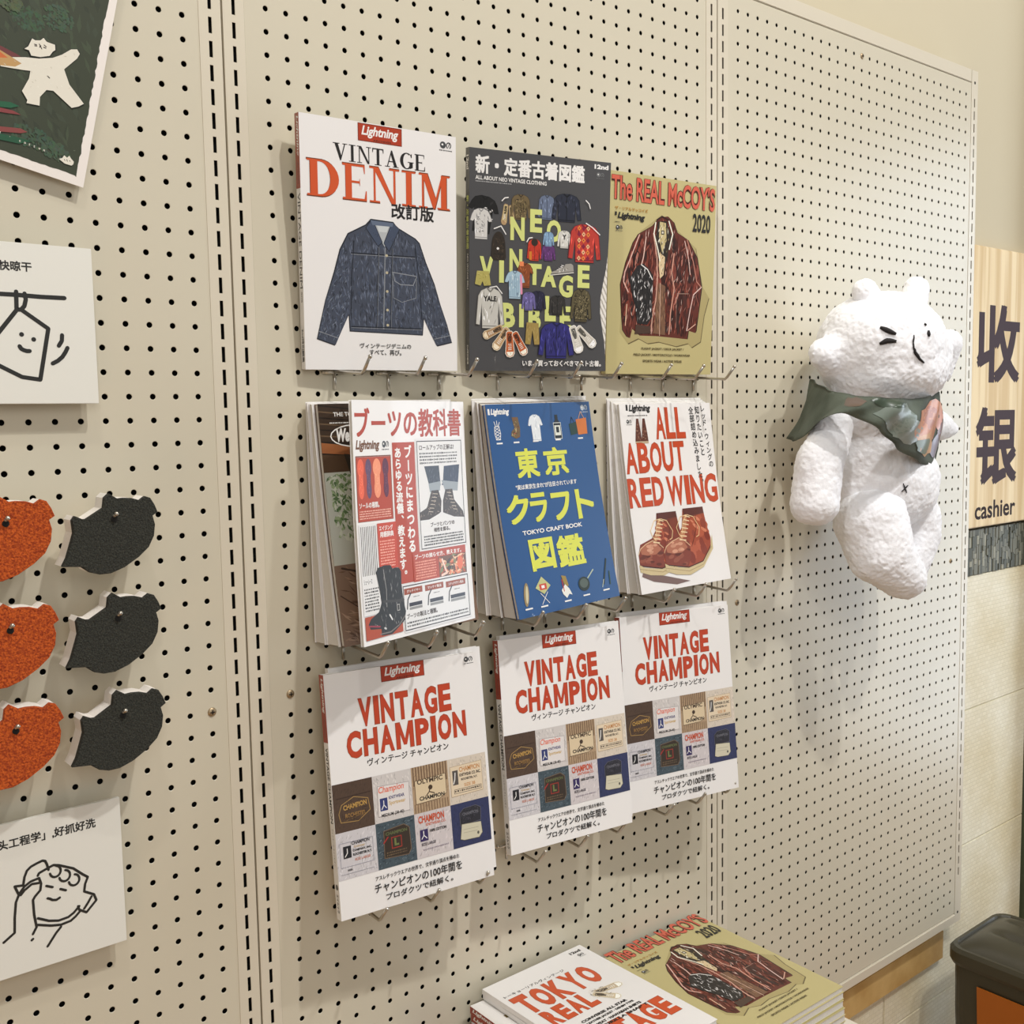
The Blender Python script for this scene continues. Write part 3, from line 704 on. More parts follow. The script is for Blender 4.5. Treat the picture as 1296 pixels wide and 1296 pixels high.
garment(p, 29, 109, 40, 52, (204, 202, 194), (130, 128, 122), 'sweat'); p.text('YALE', 19, 92, 38, 99, INK, .05)
garment(p, 100, 108, 24, 26, (42, 42, 64), (24, 24, 40), 'jkt'); garment(p, 86, 106, 21, 24, (112, 104, 160), (72, 66, 112), 'jkt')
garment(p, 130, 103, 26, 26, (52, 50, 48), (26, 26, 26), 'jkt')
garment(p, 167, 113, 33, 44, (92, 84, 60), (48, 42, 30), 'jkt'); p.scatter([(154, 106), (180, 106), (179, 72), (156, 72)], [(52, 46, 30), (150, 138, 104), (36, 32, 22), (110, 100, 70)], 200, 2, 5)
shoetop(p, 33, 52, 30, 11, (176, 140, 100), (220, 206, 176), 205); shoetop(p, 45, 43, 34, 12, (196, 160, 118), (226, 214, 188), 235)
shoetop(p, 58, 36, 34, 13, (196, 104, 56), (236, 226, 210), 272); shoetop(p, 73, 37, 34, 12, (190, 96, 50), (236, 226, 210), 300)
pn = [(83, 66), (101, 65), (103, 36), (95, 36), (92, 56), (89, 36), (81, 37)]; p.poly(pn, (166, 142, 80)); p.scatter(pn, [(130, 108, 56), (196, 176, 116)], 40, 1, 8, 3, 90)
garment(p, 129, 66, 54, 48, (50, 48, 120), (30, 28, 74), 'jkt'); p.scatter([(114, 60), (144, 60), (144, 22), (114, 22)], [(26, 26, 70), (82, 84, 156)], 60, 1.6, 12, 4, 80)
shoetop(p, 160, 44, 38, 14, (214, 210, 198), (240, 236, 228), 290); shoetop(p, 176, 48, 38, 13, (206, 200, 188), (240, 236, 228), 318)
for a in (((45, 222), (49, 226), (54, 227)), ((34, 186), (44, 190), (51, 180)), ((82, 172), (85, 177), (90, 178)), ((28, 110), (38, 112), (46, 103)), ((171, 232), (176, 228), (178, 222)), ((172, 202), (182, 197), (194, 188))): p.line(list(a), 1.4, WH)
p.text('いま、買っておくべきマスト古着。', 77, 6.5, 201, 15, WH, .035)
A = Frame((.3607, -.013, .133), (.2044, -.0411, .0007), (-.0163, -.0308, .2728))
s = Print(); s.text('12nd', 2.5, 258, 8.5, 276, WH, .04, rot=-90); s.text('新・定番古着図鑑', 2.2, 158, 9, 226, YG, .04, rot=-90); s.text('NEO VINTAGE BIBLE', 4, 106, 7.5, 152, WH, .02, rot=-90); s.text('2nd特別編集', 3.5, 8, 8, 34, WH, .02, rot=-90)
ue = lambda v: 210 - 12 * math.exp(-((v - 92) / 46.0) ** 2) * 1.0
magazine('charcoal magazine covered with small clothing photos and pale yellow-green letters', A, A.back(10.5), M['charcoal'], 'magazines displayed on hooks', prt=p, sprt=s, uedge=ue)

# ---- top right: leather jacket on olive (also lies on the table below)
def leather_cover(W=210, H=285):
    p = Print(); OL = (190, 178, 126)
    sh = [(100, 232), (60, 206), (28, 150), (24, 60), (40, 44), (60, 52), (78, 45), (100, 48), (136, 42), (160, 47), (168, 41), (186, 50), (192, 90), (201, 117), (186, 134), (170, 190), (130, 214)]
    p.poly([(x + 1.3, y - 1.3) for x, y in sh], (104, 92, 60)); p.poly(sh, (172, 158, 108))
    jk = [(96, 228), (83, 215), (56, 201), (46, 188), (33, 159), (24, 128), (27, 88), (30, 63), (38, 54), (44, 52), (48, 66), (64, 56), (100, 56), (158, 53), (160, 66), (174, 63), (176, 66), (185, 130), (174, 175), (154, 200), (131, 209), (124, 223), (111, 231)]
    p.poly([(x + (1.5 if x > 105 else -1.5), y) for x, y in jk], (34, 18, 14)); p.poly(jk, (96, 42, 32))
    blobs(p, jk, (66, 30, 24), 46, 6, 19, 41, -6); blobs(p, jk, (126, 58, 44), 34, 5, 15, 42, -8); blobs(p, jk, (48, 24, 20), 26, 4, 16, 43, 0); blobs(p, jk, (178, 112, 96), 14, 2, 13, 44, -8)
    cl = [(66, 30, 24), (120, 52, 40), (52, 22, 18), (150, 82, 66), (84, 36, 28)]
    p.scatter(jk, cl, 620, 2.6, 18, 11, 84); p.scatter(jk, [(206, 160, 146), (226, 196, 184), (176, 110, 94)], 170, 1.3, 15, 12, 80); p.scatter(jk, [(30, 16, 14)], 160, 1.5, 14, 13, 96)
    for q, w, c in [([(57, 200), (44, 172), (31, 146), (29, 132), (38, 118)], 2, (214, 170, 156)), ([(70, 198), (66, 170), (60, 150)], 1.8, (222, 186, 172)), ([(62, 200), (50, 168), (46, 150)], 2, (40, 20, 18)),
                    ([(84, 204), (92, 172), (94, 140), (92, 108), (86, 84), (84, 60)], 2, (206, 160, 140)), ([(147, 198), (156, 172), (160, 150)], 1.6, (214, 180, 168)), ([(152, 200), (166, 168), (174, 140), (184, 132)], 1.6, (190, 130, 112)),
                    ([(184, 132), (168, 120), (162, 96), (156, 66)], 1.6, (226, 196, 186)), ([(126, 178), (122, 150), (128, 128), (122, 90), (120, 60)], 2.2, (206, 150, 130)), ([(134, 120), (158, 121)], 1, (160, 130, 116)), ([(134, 120), (134, 70)], 1, (130, 100, 90)),
                    ([(36, 100), (34, 70)], 1.6, (220, 180, 150)), ([(174, 76), (158, 66)], 1.4, (214, 170, 150))]: p.line(q, w, c)
    lin_ = [(92, 222), (109, 224), (119, 204), (112, 170), (104, 140), (96, 168), (88, 196)]
    p.poly(lin_, (44, 34, 26)); p.poly([(96, 222), (108, 221), (110, 196), (102, 178), (95, 200)], (196, 180, 130)); p.poly([(97, 178), (108, 172), (106, 146), (99, 140), (96, 160)], (214, 190, 150))
    p.scatter([(92, 222), (112, 222), (116, 196), (104, 142), (92, 180)], [(232, 226, 206), (30, 26, 22), (150, 128, 84)], 90, 1.8, 9, 15, 80); p.rect(99, 204, 105, 210, (26, 24, 22)); p.rect(100.4, 205.4, 103.6, 208.6, (220, 214, 196))
    p.line([(88, 220), (85, 204), (94, 180), (98, 166)], 2.2, (236, 232, 214)); p.line([(114, 224), (122, 206), (116, 184)], 2.2, (236, 232, 214)); p.line([(90, 224), (100, 230), (114, 226)], 2, (52, 28, 24))
    p.poly([(88, 60), (112, 58), (110, 130), (96, 134)], (118, 84, 62)); p.scatter([(88, 60), (112, 58), (110, 130), (96, 134)], [(80, 52, 38), (160, 122, 90), (56, 34, 26)], 80, 1.5, 18, 16, 90); p.line([(100, 134), (101, 57)], .8, (226, 190, 170))
    gl = [(54, 156), (66, 160), (80, 150), (86, 142), (84, 104), (86, 84), (76, 72), (56, 74), (52, 98), (44, 118), (40, 138)]
    p.poly(gl, (34, 30, 30)); p.scatter(gl, [(210, 206, 204), (240, 238, 236), (110, 104, 102)], 130, 1.7, 12, 17, 84); p.scatter(gl, [(12, 12, 12)], 90, 2, 14, 18, 92)
    p.line([(62, 158), (74, 152), (84, 138)], 1.6, (226, 222, 216)); p.poly([(54, 72), (82, 70), (84, 60), (52, 58)], (72, 52, 42))
    p.text('The REAL McCOY\'S', 3, 246, 207, 281, (206, 96, 74), .02, outline=(74, 22, 16), ow=.04)
    p.text('ザ・リアルマッコイズ', 10, 232, 72, 237, (176, 124, 44), .03); p.rect(10, 224, 13.5, 229, INK); p.text('Lightning', 15, 218, 67, 229, INK, .045, .25); p.micro(10, 214, 20, 216, 1, INK)
    p.text('2020', 162, 213, 199, 240, INK, .02); publisher(p, 12, 202, 25, 211)
    p.text('FLIGHT JACKET / DECK JACKET /', 66, 35, 151, 39, (78, 66, 36), .03); p.text('FIELD JACKET / MOTORCYCLE / WORKWEAR', 51, 26, 165, 30, (78, 66, 36), .03); p.text('SPORTS WEAR / ACTIVE WEAR', 69, 17.5, 148, 21, (78, 66, 36), .03)
    return p
def leather_spine():
    s = Print(); s.text('The REAL McCOY\'S 2020', 2.5, 110, 7.5, 216, (50, 42, 24), .04, rot=-90); s.text('ザ・リアルマッコイズ', 3, 40, 7, 100, (60, 50, 30), .03, rot=-90); return s
A = Frame((.6054, -.0138, .1323), (.2117, -.0151, .001), (-.0009, -.013, .2837))
magazine('olive magazine with a brown leather jacket cover, hanging rightmost of the top row', A, A.back(10), M['olive'], 'magazines displayed on hooks', prt=leather_cover(), sprt=leather_spine())

# ---- middle row: fans of copies behind each front magazine
def fan(front, x_shift, n, label, group, cover, wall=None, mats=None):
    Wf = wall or Frame((front.O.x - .010, -.0065, front.O.z + .001), (front.U.x, -.0005, front.U.z), (0, .0015, .283), 0)
    fs = [front.lerp(Wf, k / n) for k in range(n + 1)]
    for k in range(n):
        fs[k].O.x -= x_shift * k
        pos_ = ['nearest behind the front copy', 'second behind the front copy', 'third behind the front copy', 'against the pegboard']
        lab_ = '%s, %s' % (label, pos_[k] if k < n - 1 else pos_[3])
        magazine(lab_, fs[k], fs[k].lerp(fs[k + 1], .93), (mats or {}).get(k, cover), group, spine='right')
# photo magazine, then the boots textbook standing off in front of it
p = Print()
p.rect(0, 236, 210, 285, (58, 44, 34)); p.rect(0, 205, 210, 236, (84, 62, 44)); p.rect(0, 96, 210, 205, (200, 204, 194)); p.rect(0, 0, 210, 96, (136, 112, 96))
for k in range(9): p.line([(0, 283 - k * 7), (210, 262 - k * 6)], 1.6, (100, 80, 60) if k % 2 else (32, 24, 20), caps=False)
p.poly([(0, 240), (210, 214), (210, 208), (0, 228)], (150, 92, 54)); p.poly([(30, 226), (60, 222), (60, 180), (38, 196)], (50, 42, 34))
p.scatter([(0, 205), (60, 205), (50, 120), (10, 120)], [(124, 150, 104), (160, 180, 140), (90, 120, 80), (214, 220, 206)], 300, 5, 12, 21)
p.scatter([(0, 95), (90, 95), (90, 2), (0, 2)], [(110, 84, 68), (160, 130, 110), (96, 74, 62), (176, 150, 130)], 160, 3, 22, 22, 160)
p.line([(10, 92), (60, 78)], 2.4, (64, 50, 44)); p.line([(4, 60), (60, 20)], 1.4, (70, 54, 48)); p.rect(40, 60, 62, 190, (168, 164, 152))
p.text('We', 22, 240, 40, 256, WH, .05, .2); p.line(_arc(50, 247, 36, 13, 60, 300, 14), 1.4, WH); p.text('THE TOKYO', 20, 270, 62, 275, WH, .02); p.micro(14, 261, 60, 264, 1, WH, 9)
we = Frame((.1402, -.0536, -.1896), (.2075, .0152, .0026), (-.0143, .0188, .2805), 3.0)
wef = we.back(6.5)
magazine('dark street-photo magazine mostly hidden behind the red and white boots magazine', we, wef, M['kraft'], spine='right', prt=p)
fan(Frame(wef.O + Vector((-.003, .0006, 0)), wef.U, wef.V, 3.0), .002, 2, 'white-edged spare copy behind the street-photo magazine', 'spare magazines at middle left', M['paper'])
p = Print(); RB = (178, 62, 32)
p.text('ブーツの教科書', 4, 240, 203, 276, (176, 60, 34), .03)
p.text('Lightning', 4, 224, 45, 238, (110, 66, 30), .04, .25); publisher(p, 49, 225, 62, 237)
p.frame(3, 142.5, 64, 219.5, 1.2, (120, 60, 28)); p.rect(4, 143, 63, 218, RB)
for x_, c_, w_ in [(11, (232, 96, 60), 5.5), (24, (92, 64, 96), 5.2), (38.5, (240, 148, 108), 7), (53.5, (92, 32, 62), 5.5)]:
    p.oval(x_, 205, w_, 11, c_); p.rect(x_ - w_ * .66, 180, x_ + w_ * .66, 205, c_); p.oval(x_, 180, w_ * .82, 11, c_)
    p.scatter([(x_ - w_ * .5, 210), (x_ + w_ * .5, 210), (x_ + w_ * .5, 174), (x_ - w_ * .5, 174)], [tuple(min(255, v + 36) for v in c_)], 40, .8, 4)
p.text('ソールの種類。', 6, 158, 40, 165, WH, .03); p.micro(6, 145, 60, 156, 4, (244, 190, 170), 4)
p.rect(67, 63, 108, 234, RB); p.vtext('ブーツにまつわる', 88, 98, 103, 230, WH, .04, -.1); p.vtext('あらゆる流儀、教えます。', 70, 66, 83, 228, WH, .04, 0)
p.rect(109.5, 97, 204, 238, (228, 226, 224)); p.frame(112, 100, 202, 235, 1.2, (40, 30, 24)); p.text('ロールアップの正解は?', 117, 223, 186, 230, (60, 36, 24), .03); p.micro(117, 205, 192, 221, 4, INK, 6)
for q, c_ in (([(125, 203), (154, 203), (156, 178), (152, 174), (134, 173), (133, 179)], (52, 58, 72)), ([(164, 202), (196, 203), (192, 180), (187, 173), (158, 178), (161, 183)], (46, 56, 80))):
    p.poly(q, c_); p.scatter(q, [(90, 98, 116), (34, 38, 50)], 60, 1.2, 9, 7, 88)
p.poly([(132, 181), (156, 183), (154, 171), (134, 170)], (150, 158, 164)); p.poly([(158, 184), (192, 180), (190, 169), (164, 171)], (150, 158, 164))
for q in ([(137, 172), (151, 172), (156, 158), (154, 144), (150, 142), (130, 136), (113, 136), (113, 146), (127, 151)], [(165, 172), (179, 172), (182, 158), (199, 142), (201, 134), (180, 136), (158, 143), (159, 158)]):
    p.poly(q, (62, 48, 40)); p.scatter(q, [(120, 100, 84), (30, 24, 20), (160, 140, 124)], 90, 1.2, 7, 9)
for k in range(6): p.line([(140 - k * 2, 168 - k * 4.4), (149 - k * 2.2, 167 - k * 4.4)], .9, (190, 176, 158)); p.line([(168 + k * 2.2, 168 - k * 4.4), (176 + k * 2.2, 167 - k * 4.4)], .9, (190, 176, 158))
p.text('ブーツとパンツの', 132, 126.5, 180, 132, (60, 40, 28), .03); p.text('相性を探る。', 138, 119.5, 170, 125, (60, 40, 28), .03); p.micro(118, 103, 197, 117, 4, INK, 8)
p.rect(3, 34, 32.5, 140, (226, 224, 222)); 
for k in range(9): p.rect(5.5 + k * 3, 80, 6.6 + k * 3, 137, (66, 60, 56)); 
p.text('シューレース', 6, 70, 20, 76, INK, .02); p.micro(6, 38, 30, 66, 8, INK, 11)
p.rect(34, 84, 67, 139, (196, 66, 40)); p.text('エイジング', 37, 130, 61, 136, WH, .03); p.text('用語辞典', 38, 122, 62, 129, WH, .04); p.micro(37, 86, 63, 119, 10, (244, 176, 156), 12)
p.rect(94, 61, 199, 98, RB); p.text('ブーツの揃らせ方、教えます。', 98, 89, 190, 95, WH, .03); p.micro(98, 64, 138, 87, 7, (240, 166, 140), 13)
p.rect(143, 62, 199, 88, (110, 70, 50)); hp = [(144, 88), (198, 88), (198, 62), (144, 62)]
p.scatter(hp, [(224, 130, 90), (240, 196, 160), (60, 40, 34), (180, 84, 50), (120, 130, 90)], 110, 6, 16, 23); p.line([(150, 84), (158, 66), (148, 64)], 3, (244, 206, 190)); p.oval(186, 76, 6, 9, (226, 110, 70))
p.rect(71, 4, 202, 62, (228, 227, 226)); p.frame(72, 6, 200, 60, 1.3, (34, 28, 26))
for (a, b_, c_), tt in zip(((74, 49, 108), (113, 48.5, 149), (154, 47.5, 194)), ('グッドイヤー', 'マッケイ製法', 'ステッチダウン製法')):
    p.rect(a, b_, c_, b_ + 7.5, (150, 62, 24)); p.text(tt, a + 5, b_ + 2, c_ - 4, b_ + 5.6, WH, .02)
    p.rect(a + 8, b_ - 15, c_ - 2, b_ - 10.5, (36, 36, 50)); p.rect(a + 8, b_ - 19, c_ - 2, b_ - 15.8, (140, 140, 138)); p.line([(a + 4, b_ - 17), (a + 6, b_ - 6), (a + 12, b_ + 1)], 2, INK); p.micro(a + 16, b_ - 5, a + 28, b_ - 3, 1, INK, 14)
p.text('ブーツの製法と種類。', 76, 19.5, 134, 26, (60, 44, 30), .03); p.micro(76, 9, 196, 17, 2, INK, 15)
p.poly([(4, 33), (31, 33), (68, 20), (68, 7), (4, 6)], (172, 66, 26))
bb = [(27, 82), (30, 87), (42, 89), (53, 88), (56, 83), (60, 84), (68, 83), (71, 78), (70, 64), (72, 42), (75, 30), (72, 20), (60, 13), (48, 7), (30, 8), (30, 16), (12, 18), (9, 24), (14, 30), (28, 36), (34, 47), (31, 62)]
p.poly(bb, (24, 22, 22)); p.scatter(bb, [(84, 80, 78), (52, 48, 48), (10, 10, 10), (130, 126, 124)], 160, 1.5, 9, 24, 88)
for q, w, c_ in (([(40, 84), (43, 60), (42, 40)], 1, (150, 146, 142)), ([(37, 47), (56, 45), (72, 44)], 3, (56, 52, 50)), ([(60, 40), (64, 40), (64, 33), (60, 33), (60, 40)], .9, (180, 176, 170)), ([(28, 10), (46, 10), (62, 16), (73, 25)], 1.4, (120, 112, 106)), ([(46, 30), (50, 24)], 2, (226, 224, 222)), ([(36, 16), (38, 15)], 2.4, (200, 198, 196)), ([(10, 22), (28, 19)], 2, (150, 40, 60))): p.line(q, w, c_)
A = Frame((.1279, -.1175, -.1775), (.1964, .0559, -.0016), (.0131, .0333, .2719), 2.0)
magazine('red and white magazine crowded with boots pictures, leftmost in the middle row', A, A.back(4.5), M['paper'], 'magazines displayed on hooks', spine='right', prt=p)

# blue craft book
p = Print(); YL = (216, 220, 84)
p.text('Lightning', 8, 269, 43, 279, WH, .045, .25); p.rect(3, 271, 6.5, 279, WH); publisher(p, 189, 269, 205, 281, (190, 200, 210))
pi = [(12, 255), (20, 256), (22, 246), (20, 238), (13, 238), (11, 246)]; p.line(pi + [pi[0]], 1, WH)
for k in range(4): p.line([(12, 254 - 4 * k), (21, 250 - 4 * k)], .7, WH); p.line([(21, 255 - 4 * k), (12, 250 - 4 * k)], .7, WH)
p.line([(14, 256), (12, 262)], 1, WH); p.line([(17, 256), (17, 263)], 1, WH); p.line([(19, 256), (22, 261)], 1, WH)
bt = [(46, 267), (58, 267), (60, 252), (58, 240), (50, 238), (41, 242), (43, 248), (49, 252)]; p.poly(bt, (110, 90, 60)); p.scatter(bt, [(60, 44, 34), (196, 180, 130), (150, 60, 40)], 60, 1.4, 6)
garment(p, 91, 269, 28, 36, (226, 230, 232), (190, 196, 204))
p.rect(128, 235, 142, 256, (30, 36, 40)); p.rect(132, 256, 138, 268, (30, 36, 40)); p.poly([(128, 256), (142, 256), (138, 261), (132, 261)], (30, 36, 40)); p.rect(129, 239, 141, 253, (224, 226, 214)); p.rect(132, 243, 138, 251, (30, 36, 40)); p.frame(127, 234, 143, 257, .8, (220, 224, 220))
p.poly([(160, 254), (177, 257), (178, 240), (162, 238)], (32, 62, 54)); p.poly([(176, 260), (199, 262), (198, 239), (178, 238)], (206, 116, 50)); p.line([(164, 255), (167, 264), (172, 256)], .9, (20, 30, 30)); p.line([(182, 261), (188, 271), (194, 262)], .9, (220, 170, 120))
for x_ in (12, 44, 82, 128, 176): p.rect(x_, 232, x_ + 11, 234, WH)
for t_, x0, y0, x1, y1 in (('東', 43, 184, 88, 224), ('京', 98, 184, 148, 223)): p.text(t_, x0, y0, x1, y1, YL, .04)
p.text('"実は東京生まれ"が注目されています', 36, 169, 160, 176, WH, .03)
for t_, x0, y0, x1, y1 in (('ク', 12, 124, 56, 163), ('ラ', 58, 123, 92, 163), ('フ', 101, 121, 140, 160), ('ト', 152, 119, 190, 161), ('図', 42, 58, 90, 101), ('鑑', 96, 56, 152, 100)): p.text(t_, x0, y0, x1, y1, YL, .045)
p.text('TOKYO CRAFT BOOK', 35, 108, 157, 114, WH, .03)
p.oval(21, 30, 5, 16, (150, 130, 92), -12); p.oval(22, 30, 2.4, 12, (206, 196, 160), -12)
p.poly([(40, 36), (55, 50), (70, 36), (55, 26)], (190, 190, 130)); p.poly([(48, 40), (62, 40), (62, 32), (48, 32)], (200, 70, 50)); p.rect(52, 34, 58, 38, WH); p.line([(48, 28), (62, 13)], .9, WH); p.line([(62, 28), (48, 13)], .9, WH)
p.poly([(94, 46), (98, 30), (106, 30), (103, 44)], (156, 130, 60)); p.poly([(90, 26), (99, 33), (106, 26), (110, 17), (104, 19), (98, 14), (92, 20)], (232, 232, 224)); p.line([(95, 24), (94, 40)], 1.6, (190, 60, 40))
p.oval(138, 28, 12, 10, (30, 44, 38)); p.oval(138, 29, 8.6, 6.6, (80, 92, 84)); p.line([(148, 35), (162, 45)], 2, (176, 190, 170))
p.line([(180, 22), (194, 56)], 3, (24, 40, 36)); p.line([(176, 18), (181, 28)], 1.2, (200, 210, 200)); p.line([(196, 38), (194, 20)], 2.2, (40, 70, 50))
for x_, y_ in ((14, 10), (44, 9), (92, 9), (132, 11), (176, 12)): p.rect(x_, y_, x_ + 14, y_ + 2, WH)
tk = Frame((.3789, -.0836, -.1858), (.2047, .0238, .0039), (-.0161, .0427, .2746), 4.0)
magazine('blue magazine with yellow-green lettering and small craft drawings, middle of the middle row', tk, tk.back(5), M['blue'], 'magazines displayed on hooks', spine='right', prt=p)
b5 = tk.back(5.8)
fan(Frame(b5.O, b5.U, b5.V, 4.0), .0025, 3, 'spare copy with white page edges behind the blue craft magazine', 'spare magazines behind the blue one', M['paper'], mats={0: M['kraft']})

# white work boots magazine
p = Print(); RW = (194, 74, 40)
p.text('Lightning', 20, 270, 68, 283, INK, .05, .25); p.rect(14, 274, 18, 283, INK); p.micro(16, 265, 60, 268, 1, INK, 3); publisher(p, 12, 252, 24, 261)
for x_ in (36, 50):
    q = [(x_ - 2, 262), (x_ + 3, 262), (x_ + 6, 240), (x_ + 7, 227), (x_ - 8, 227), (x_ - 6, 240)]; p.poly(q, (92, 50, 36)); p.scatter(q, [(160, 110, 84), (50, 28, 22), (206, 176, 150)], 50, 1, 6, x_); p.rect(x_ - 8, 224, x_ + 7, 227.5, (190, 170, 140))
for t_, x0, y0, x1, y1 in (('ALL', 76, 230, 144, 278), ('ABOUT', 3, 180, 136, 225), ('RED', 1, 129, 78, 172), ('WING', 87, 126, 206, 171)): p.letters(t_, x0, y0, x1, y1, RW, .03, outline=(150, 76, 30), gap=.12)
p.vtext('レッド・ウィングの', 185, 181, 197, 281, INK, .02, 1.0); p.vtext('知りたいこと', 171, 200, 183, 280, INK, .02, .9); p.vtext('全部詰め込みました。', 156, 152, 168, 279, INK, .02, .9)
shd = [(10, 33), (64, 20), (112, 8), (80, 6), (30, 16), (6, 26)]; p.poly(shd, (120, 96, 90))
def wboot(dx, dy, k=1.0, c=(158, 72, 46)):
    T = lambda pts: [(dx + x_ * k, dy + y_ * k) for x_, y_ in pts]
    up = T([(-1, 30), (-1, 12), (50, 2), (86, 8), (108, 26), (112, 44), (106, 66), (102, 94), (54, 94), (51, 80), (47, 66), (36, 54), (22, 50), (6, 46)])
    dark = (100, 44, 32)
    p.poly(up, c); blobs(p, up, (176, 88, 60), 16, 9, 14, 3 + int(dx), 70); blobs(p, up, (134, 56, 38), 14, 8, 11, 4 + int(dx), 20); blobs(p, up, (204, 124, 92), 12, 3, 9, 5 + int(dx), 60)
    vamp = T([(-1, 30), (-1, 14), (50, 4), (60, 20), (60, 42), (48, 48), (36, 54), (22, 50), (6, 46)]); p.poly(vamp, (128, 58, 42)); blobs(p, vamp, (150, 84, 64), 14, 9, 4, 6 + int(dx), 0); blobs(p, vamp, dark, 10, 8, 3, 7 + int(dx), 0)
    toe = T([(4, 40), (6, 30), (20, 27), (40, 27), (54, 34), (46, 44), (34, 50), (20, 47)]); p.poly(toe, (172, 106, 80)); blobs(p, toe, (206, 150, 122), 7, 7, 3, 8 + int(dx), 0)
    p.line(T([(-1, 30), (5, 39), (20, 46), (36, 50), (50, 44), (60, 36)]), 1.1, (222, 190, 150)); p.line(T([(0, 12), (50, 3), (86, 9), (110, 32)]), 1.6, (70, 34, 26), caps=False)
    sole = T([(-3, 14), (-2, 2), (20, -5), (52, -9), (86, 0), (114, 26), (116, 48), (112, 40), (108, 28), (86, 8), (50, 2), (10, 8)]); p.poly(sole, (204, 186, 142)); p.line(T([(-2, 7), (50, -3), (86, 4), (112, 30)]), .9, (160, 138, 98)); p.scatter(sole, [(176, 154, 110), (226, 212, 176)], 50, .9, 3, 9)
    p.poly(T([(54, 94), (102, 94), (103, 84), (55, 78)]), (92, 48, 42)); p.line(T([(84, 92), (80, 60), (64, 34)]), 1.2, (96, 42, 30)); p.line(T([(56, 78), (78, 82), (103, 84)]), .8, (120, 64, 50))
    tg = T([(54, 84), (62, 84), (56, 60), (44, 46), (38, 52), (47, 64)]); p.poly(tg, (186, 128, 90))
    for i in range(7): p.line(T([(38 + i * 3.0, 47 + i * 6.0), (52 + i * 2.6, 45 + i * 5.8)]), 1.7, (236, 210, 168))
    p.line(T([(60, 84), (46, 82), (34, 66), (38, 56), (44, 50)]), 1.2, (232, 200, 150)); p.line(T([(62, 84), (76, 80), (88, 62), (84, 50), (78, 48)]), 1.2, (232, 200, 150)); p.line(T([(62, 84), (50, 74), (46, 56)]), 1.0, (232, 200, 150))
wboot(6, 31, .92, (126, 60, 44)); wboot(62, 26, 1.0)
wg = Frame((.6237, -.0646, -.1852), (.2073, .0062, .0004), (-.0027, .041, .2747), 3.0)
magazine('white magazine with a pair of brown work boots, rightmost in the middle row', wg, wg.back(6), M['paper'], 'magazines displayed on hooks', spine='right', prt=p)
b5 = wg.back(6.6)
fan(Frame(b5.O, b5.U, b5.V, 3.0), .002, 3, 'spare copy with white page edges behind the work boots magazine', 'spare magazines behind the work boots one', M['paper'])

